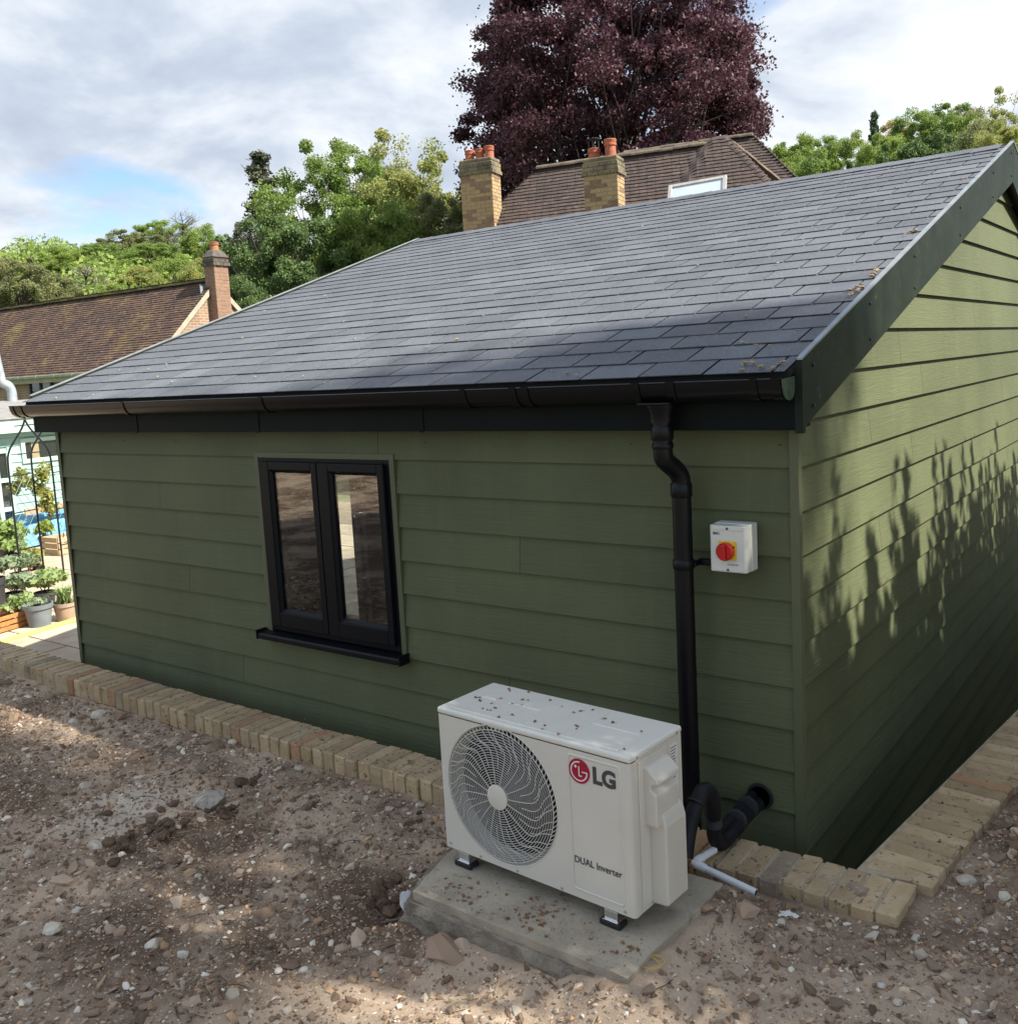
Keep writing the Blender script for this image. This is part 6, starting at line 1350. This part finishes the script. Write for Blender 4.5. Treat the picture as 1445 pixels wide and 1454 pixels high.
# straw, rootlets and fine twigs
def strands(n, x0, x1, y0, y1, ln, colors, seed):
    r_ = np.random.RandomState(seed); P = scatter(n, x0, x1, y0, y1); n = len(P); a = r_.rand(n)*6.28; l = ln*(.4+r_.rand(n)); w_ = .0009+.0008*r_.rand(n); bend = r_.normal(size=n)*.35
    t = np.array([0, .5, 1.0]); X = P[:, :1]+np.cos(a)[:, None]*l[:, None]*t-np.sin(a)[:, None]*(bend*l)[:, None]*t*t; Y = P[:, 1:2]+np.sin(a)[:, None]*l[:, None]*t+np.cos(a)[:, None]*(bend*l)[:, None]*t*t
    Z = gz(X, Y)+.004+.006*r_.rand(n, 1)*np.array([0.2, 1, .6]); nx_, ny_ = -np.sin(a)[:, None]*w_[:, None], np.cos(a)[:, None]*w_[:, None]
    V = np.stack([np.stack([X+nx_, Y+ny_, Z], -1), np.stack([X-nx_, Y-ny_, Z], -1), np.stack([X, Y, Z+.0022], -1)], 2).reshape(-1, 3)
    b_ = (np.arange(n)*9)[:, None]; q = lambda i, j: np.concatenate([b_+i, b_+j, b_+j+3, b_+i+3], 1)
    F = np.concatenate([q(i+o, j+o) for o in (0, 3) for i, j in ((0, 1), (1, 2), (2, 0))]); c = np.repeat(np.array(colors)[r_.randint(len(colors), size=n)], 9, axis=0); return V, F, c
sv = [strands(1500, -5.4, 1.4, -2.4, -.4, .045, [(.42, .33, .2), (.30, .2, .11), (.10, .065, .045)], 5), strands(350, .5, 1.9, -.4, 2.0, .04, [(.42, .33, .2), (.28, .18, .1)], 6)]
V0, F0, c0 = sv[0]; V1, F1, c1_ = sv[1]
me = np_mesh('straw_litter', np.concatenate([V0, V1]), np.concatenate([F0, F1+len(V0)])); at_ = me.color_attributes.new('Col', 'FLOAT_COLOR', 'POINT'); c4 = np.ones((len(me.vertices), 4), np.float32); c4[:, :3] = np.concatenate([c0, c1_]); at_.data.foreach_set('color', c4.ravel()); me.materials.append(M['pebble'])
tag(link(bpy.data.objects.new('straw_litter', me)), 'fine straw, rootlets and twig ends on the soil', kind='stuff')
# thin grass seedlings towards the camera
gl = scatter(700, -1.2, .9, -1.75, -1.15); gl = gl[vnoise(gl[:, 0]*3, gl[:, 1]*3, 44) > .05]; V = []; F = []
for x, y in gl:
    a = rs.rand()*6.28; h = rs.uniform(.006, .02); z = float(gz(x, y)); d = np.array([math.cos(a), math.sin(a), 0]); sdv = np.array([-d[1], d[0], 0])*.0011; p0 = np.array([x, y, z]); k = len(V); V += [p0-sdv, p0+sdv, p0+d*h*.5+UP*h]; F.append((k, k+1, k+2))
if len(V): tag(MB().add(V, F).build('sparse_grass', LEAF['herb']), 'sparse thin grass seedlings near the camera', kind='stuff')

# individual stones
def rock_mesh(seed, rough=.22, flat=.6, mt='flint'):
    bm = bmesh.new(); bmesh.ops.create_icosphere(bm, subdivisions=2, radius=1.0); r_ = np.random.RandomState(seed); ks = r_.normal(size=(7, 3)); ks /= np.linalg.norm(ks, axis=1, keepdims=True); cut = r_.uniform(.45, .85, 7)
    for v in bm.verts:
        p_ = np.array(v.co)
        for k, c in zip(ks, cut):
            d = np.dot(p_, k)
            if d > c: p_ = p_-k*(d-c)*.85
        p_ = p_*(1+rough*.25*r_.normal()); v.co = Vector((p_[0], p_[1]*.8, p_[2]*flat))
    me = bpy.data.meshes.new('stone'); bm.to_mesh(me); bm.free(); me.materials.append(M[mt]); return me
rocks = [rock_mesh(s) for s in range(6)]
def stone(px, py, wpx, label, mt='flint', group=None, name='stone', me=None, hz=None, sink=.2):
    P = gp(px, py, -1.31); z = float(gz(P[0], P[1])); D = np.dot(P-CAM, CF); r = wpx/FPX*D/2
    o = inst(name, me or random.choice(rocks), None, (P[0], P[1], z+r*(.45-sink)), (random.uniform(-.25, .25), random.uniform(-.25, .25), random.uniform(0, 6.28)), (r, r, r*(hz or 1)), M[mt]); return tag(o, label, 'stone', group)
chunk = rock_mesh(57, .7, .8, 'pale_rubble')
P = gp(296, 1145); cr_ = tag(inst('rubble_lump', chunk, None, (P[0], P[1], float(gz(P[0], P[1]))+.022), (.35, -.45, .5), (.070, .052, .085), M['pale_rubble']), 'large pale crumbly rubble lump tilted beside the dark hole', 'rubble')
for px, py, wp, lb in ((134, 1197, 30, 'white flint left of the dark soil mound'), (75, 1323, 33, 'round white flint near the lower left of the soil'), (217, 1334, 26, 'flat white flint on the pale soil below the mound'),
    (258, 1345, 20, 'small round white flint right of the flat one'), (463, 1083, 19, 'white flint by the brick edging above the dark hole'), (406, 1428, 18, 'white flint at the bottom of the soil left of centre'),
    (1372, 1271, 30, 'chunky cream flint beside the side brick run'), (1418, 1308, 32, 'smooth white flint at the right picture edge'), (1405, 1285, 20, 'yellowish flint between the two right edge flints'),
    (142, 1011, 27, 'white flint against the left end of the brick edging'), (395, 1370, 16, 'small white flint below the middle of the soil'), (430, 1370, 16, 'small upright cream flint right of its neighbour'),
    (553, 1145, 17, 'white flint halfway between mound and outdoor unit'), (596, 1141, 15, 'small white flint near the left end of the outdoor unit'), (1350, 1226, 22, 'tan edged flint by the side brick run')):
    stone(px, py, wp, lb)
for px, py, wp in ((20, 1015, 20), (105, 1020, 16), (205, 995, 14), (167, 1075, 13), (330, 1052, 16), (252, 1075, 13), (395, 1100, 13), (425, 1093, 15), (520, 1135, 12), (280, 1245, 14), (355, 1232, 12), (290, 1275, 14), (430, 1262, 12), (60, 1248, 12), (120, 1278, 14), (180, 1400, 14), (265, 1425, 16), (330, 1410, 12), (500, 1388, 13), (470, 1330, 12), (1110, 1340, 14), (1150, 1345, 13), (1100, 1310, 15), (1120, 1300, 16), (1265, 1360, 14), (1300, 1350, 15), (1360, 1330, 14), (1395, 1345, 13), (1250, 1425, 15), (1275, 1450, 14), (1180, 1390, 12), (1430, 1380, 14), (1425, 1235, 14), (1440, 1195, 15), (40, 1390, 14), (150, 1345, 12)):
    stone(px, py, wp*random.uniform(.85, 1.2), 'small cream flint lying loose on the brown soil', random.choice(('flint', 'flint', 'tan_stone')), 'small loose flints on the soil', 'small_stone')
stone(270, 1243, 22, 'tan stone on the soil below the dark mound', 'tan_stone'); stone(1005, 1335, 27, 'orange brown stone beside the right edge of the plinth', 'tan_stone'); stone(130, 1440, 26, 'tan stone at the bottom left corner', 'tan_stone')
def clod_mesh(seed):
    r_ = np.random.RandomState(seed); V = []; F = []
    for k in range(26):
        c = r_.normal(size=3)*np.array([.55, .5, .22]); sz = r_.uniform(.16, .42); o_ = len(V); Bv = ICO*(1+.2*r_.normal(size=(len(ICO), 1)))*sz*np.array([1, .9, .75])+c; V += [tuple(v) for v in Bv]; F += [tuple(int(i)+o_ for i in f) for f in IF]
    me = bpy.data.meshes.new('clod'); me.from_pydata(V, [], F); me.materials.append(M['clod']); return me
clod_me = clod_mesh(61)
for px, py, wp, lb in ((185, 1203, 55, 'dark damp soil clod at the left end of the mound'), (232, 1190, 48, 'dark damp soil clod in the middle of the mound'), (352, 1098, 62, 'very dark damp clod behind the rubble lump'), (545, 1262, 66, 'brown clod beside the hole by the plinth'), (318, 1163, 40, 'grey brown clod right of the rubble lump')):
    stone(px, py, wp, lb, 'clod', None, 'soil_clod', clod_me, .8, .35)
# stick, string, torn bag, plastic scrap
def ground_tube(name, pts, r, mt, label, cat, lift=.008):
    Q = []
    for px, py in pts: P = gp(px, py, -1.31); Q.append((P[0], P[1], float(gz(P[0], P[1], False))+lift))
    return tag(MB().tube(smoothpath(Q, 5), r, 6).build(name, mt, smooth=True), label, cat)
ground_tube('twig', ((540, 1298), (575, 1303), (620, 1312), (662, 1318)), .0035, 'twig', 'thin dark twig crossing the soil in front of the torn bag', 'twig', .03)
ground_tube('twig', ((497, 1356), (525, 1352), (552, 1347)), .003, 'twig', 'short grey twig on soil left of the plinth', 'twig', .012)
ground_tube('twig', ((138, 1405), (146, 1392), (150, 1385)), .005, 'husk_pale', 'stubby pale stick at lower left of the soil', 'twig', .01)
ground_tube('twig', ((345, 1378), (357, 1366), (368, 1355)), .003, 'twig', 'thin brown twig on soil right of small flints', 'twig', .01)
pts = [(902, 1424), (915, 1412), (935, 1408), (945, 1418), (925, 1428), (908, 1420), (925, 1410), (940, 1424), (918, 1432)]
ground_tube('string_tangle', pts, .0008, 'yellow', 'tangle of thin yellow string at the bottom by the plinth', 'string', .012)
def film(name, px, py, w_, h_, label, mt, seed, amp=.03, tilt=.5):
    r_ = np.random.RandomState(seed); P = gp(px, py, -1.31); V = []; F = []; n = 14; z0 = float(gz(P[0], P[1]))
    for i in range(n):
        for j in range(n):
            u_, v_ = i/(n-1)*2-1, j/(n-1)*2-1; rr_ = 1-.25*math.sin(3*math.atan2(v_, u_+.01)+seed)*max(abs(u_), abs(v_)); x, y = u_*w_*rr_, v_*h_*rr_
            V.append((x, y, amp*(vnoise(np.array(u_*2.3+seed), np.array(v_*2.3), 70+seed)+.5)*(1.4-max(abs(u_), abs(v_)))+tilt*y+r_.normal()*.002+.012))
    for i in range(n-1):
        for j in range(n-1): F.append((i*n+j, (i+1)*n+j, (i+1)*n+j+1, i*n+j+1))
    o = MB().add(V, F).build(name, mt, smooth=True); o.location = (P[0], P[1], z0); o.rotation_euler = (0, 0, .64+r_.uniform(-.4, .4)); return tag(o, label, 'litter')
film('torn_bag', 590, 1298, .040, .050, 'crumpled clear plastic bag in the hole by the plinth', 'bag', 3, .09, .5)
film('plastic_scrap', 1120, 1326, .024, .010, 'small white plastic scrap on soil below the corner bricks', 'white_print', 5, .012, .1)

# dry husks: little lobed caps on a stalk
def husk_mesh(seed, mt):
    r_ = np.random.RandomState(seed); m_ = MB()
    for k in range(4):
        a = r_.rand()*6.28; c = np.array([math.cos(a)*.5, math.sin(a)*.5, .45+r_.rand()*.3]); V = []
        for q in OCT: V.append(c+q*np.array([.62, .62, .5])*(1+.25*r_.normal(size=3)))
        m_.add(V, [tuple(f) for f in OF])
    m_.tube([(0, 0, .4), (.9, .5, .25), (1.9+r_.rand(), .6+r_.rand(), .12)], [.13, .09, .06], 4)
    me = bpy.data.meshes.new('husk'); me.from_pydata(m_.v, [], m_.f); me.materials.append(M[mt]); return me
hk = [husk_mesh(s, 'husk') for s in range(4)]; hkp = [husk_mesh(s+9, 'husk_pale') for s in range(3)]
def husk(P, s, meshes, label, group): return tag(inst('dry_husk', random.choice(meshes), None, tuple(P), (random.uniform(-.3, .3), random.uniform(-.3, .3), random.uniform(0, 6.28)), s), label, 'husk', group)
acM = Matrix.Translation((-.867, -.858, SZ)) @ Matrix.Rotation(math.radians(-3.75), 4, 'Z')
for i in range(42):
    u_ = random.random()**1.25; x = .03+u_*.66; y = random.uniform(.015, .255)
    if u_ > .72 and random.random() < .5: continue
    husk(acM @ Vector((x, y, Z1-.001)), random.uniform(.0040, .0070), hk, 'dry brown bud husk lying on top of the outdoor unit', 'husks on the outdoor unit')
for i in range(84):
    t = random.random()
    if i < 38: P = at(random.gauss(760, 28), random.gauss(1303, 12), 'z', SZ)
    elif i < 48: P = at(random.gauss(880, 22), random.gauss(1352, 5), 'z', SZ)
    elif i < 66: P = at(random.uniform(605, 680), random.uniform(1228, 1285), 'z', SZ)
    else: P = at(random.uniform(640, 920), random.uniform(1260, 1372), 'z', SZ)
    if not (-.85 < P[0] < -.09 and -1.05 < P[1] < -.56): continue
    husk(P-UP*.001, random.uniform(.0048, .0080), hk, 'dry brown bud husk lying on the concrete slab', 'husks on the concrete slab')
for i in range(70):
    x = random.uniform(-4.4, .0); y = -.15+3.0*random.random()**2.0
    husk((x, y, roof_z(y)+.012), random.uniform(.004, .0085), hkp, 'pale dry blossom husk caught on the shingle roof', 'husks on the roof')
for (cx_, cy_, n) in ((.015, .62, 9), (.01, .86, 5), (.02, 1.45, 4), (-.1, -.13, 3), (.0, -.14, 3)):
    for k in range(n):
        y = cy_+random.gauss(0, .04); husk((min(cx_-abs(random.gauss(0, .03)), .025), y, roof_z(y)+.012), random.uniform(.007, .012), hkp, 'pale dry blossom husk caught on the shingle roof', 'husks on the roof')
for i in range(80):
    x = random.uniform(-5.0, .3); husk((x, random.uniform(-.36, -.19), -1.241), random.uniform(.0035, .0065), hk, 'dark dry bud husk lying on the brick edging', 'husks on the brick edging')
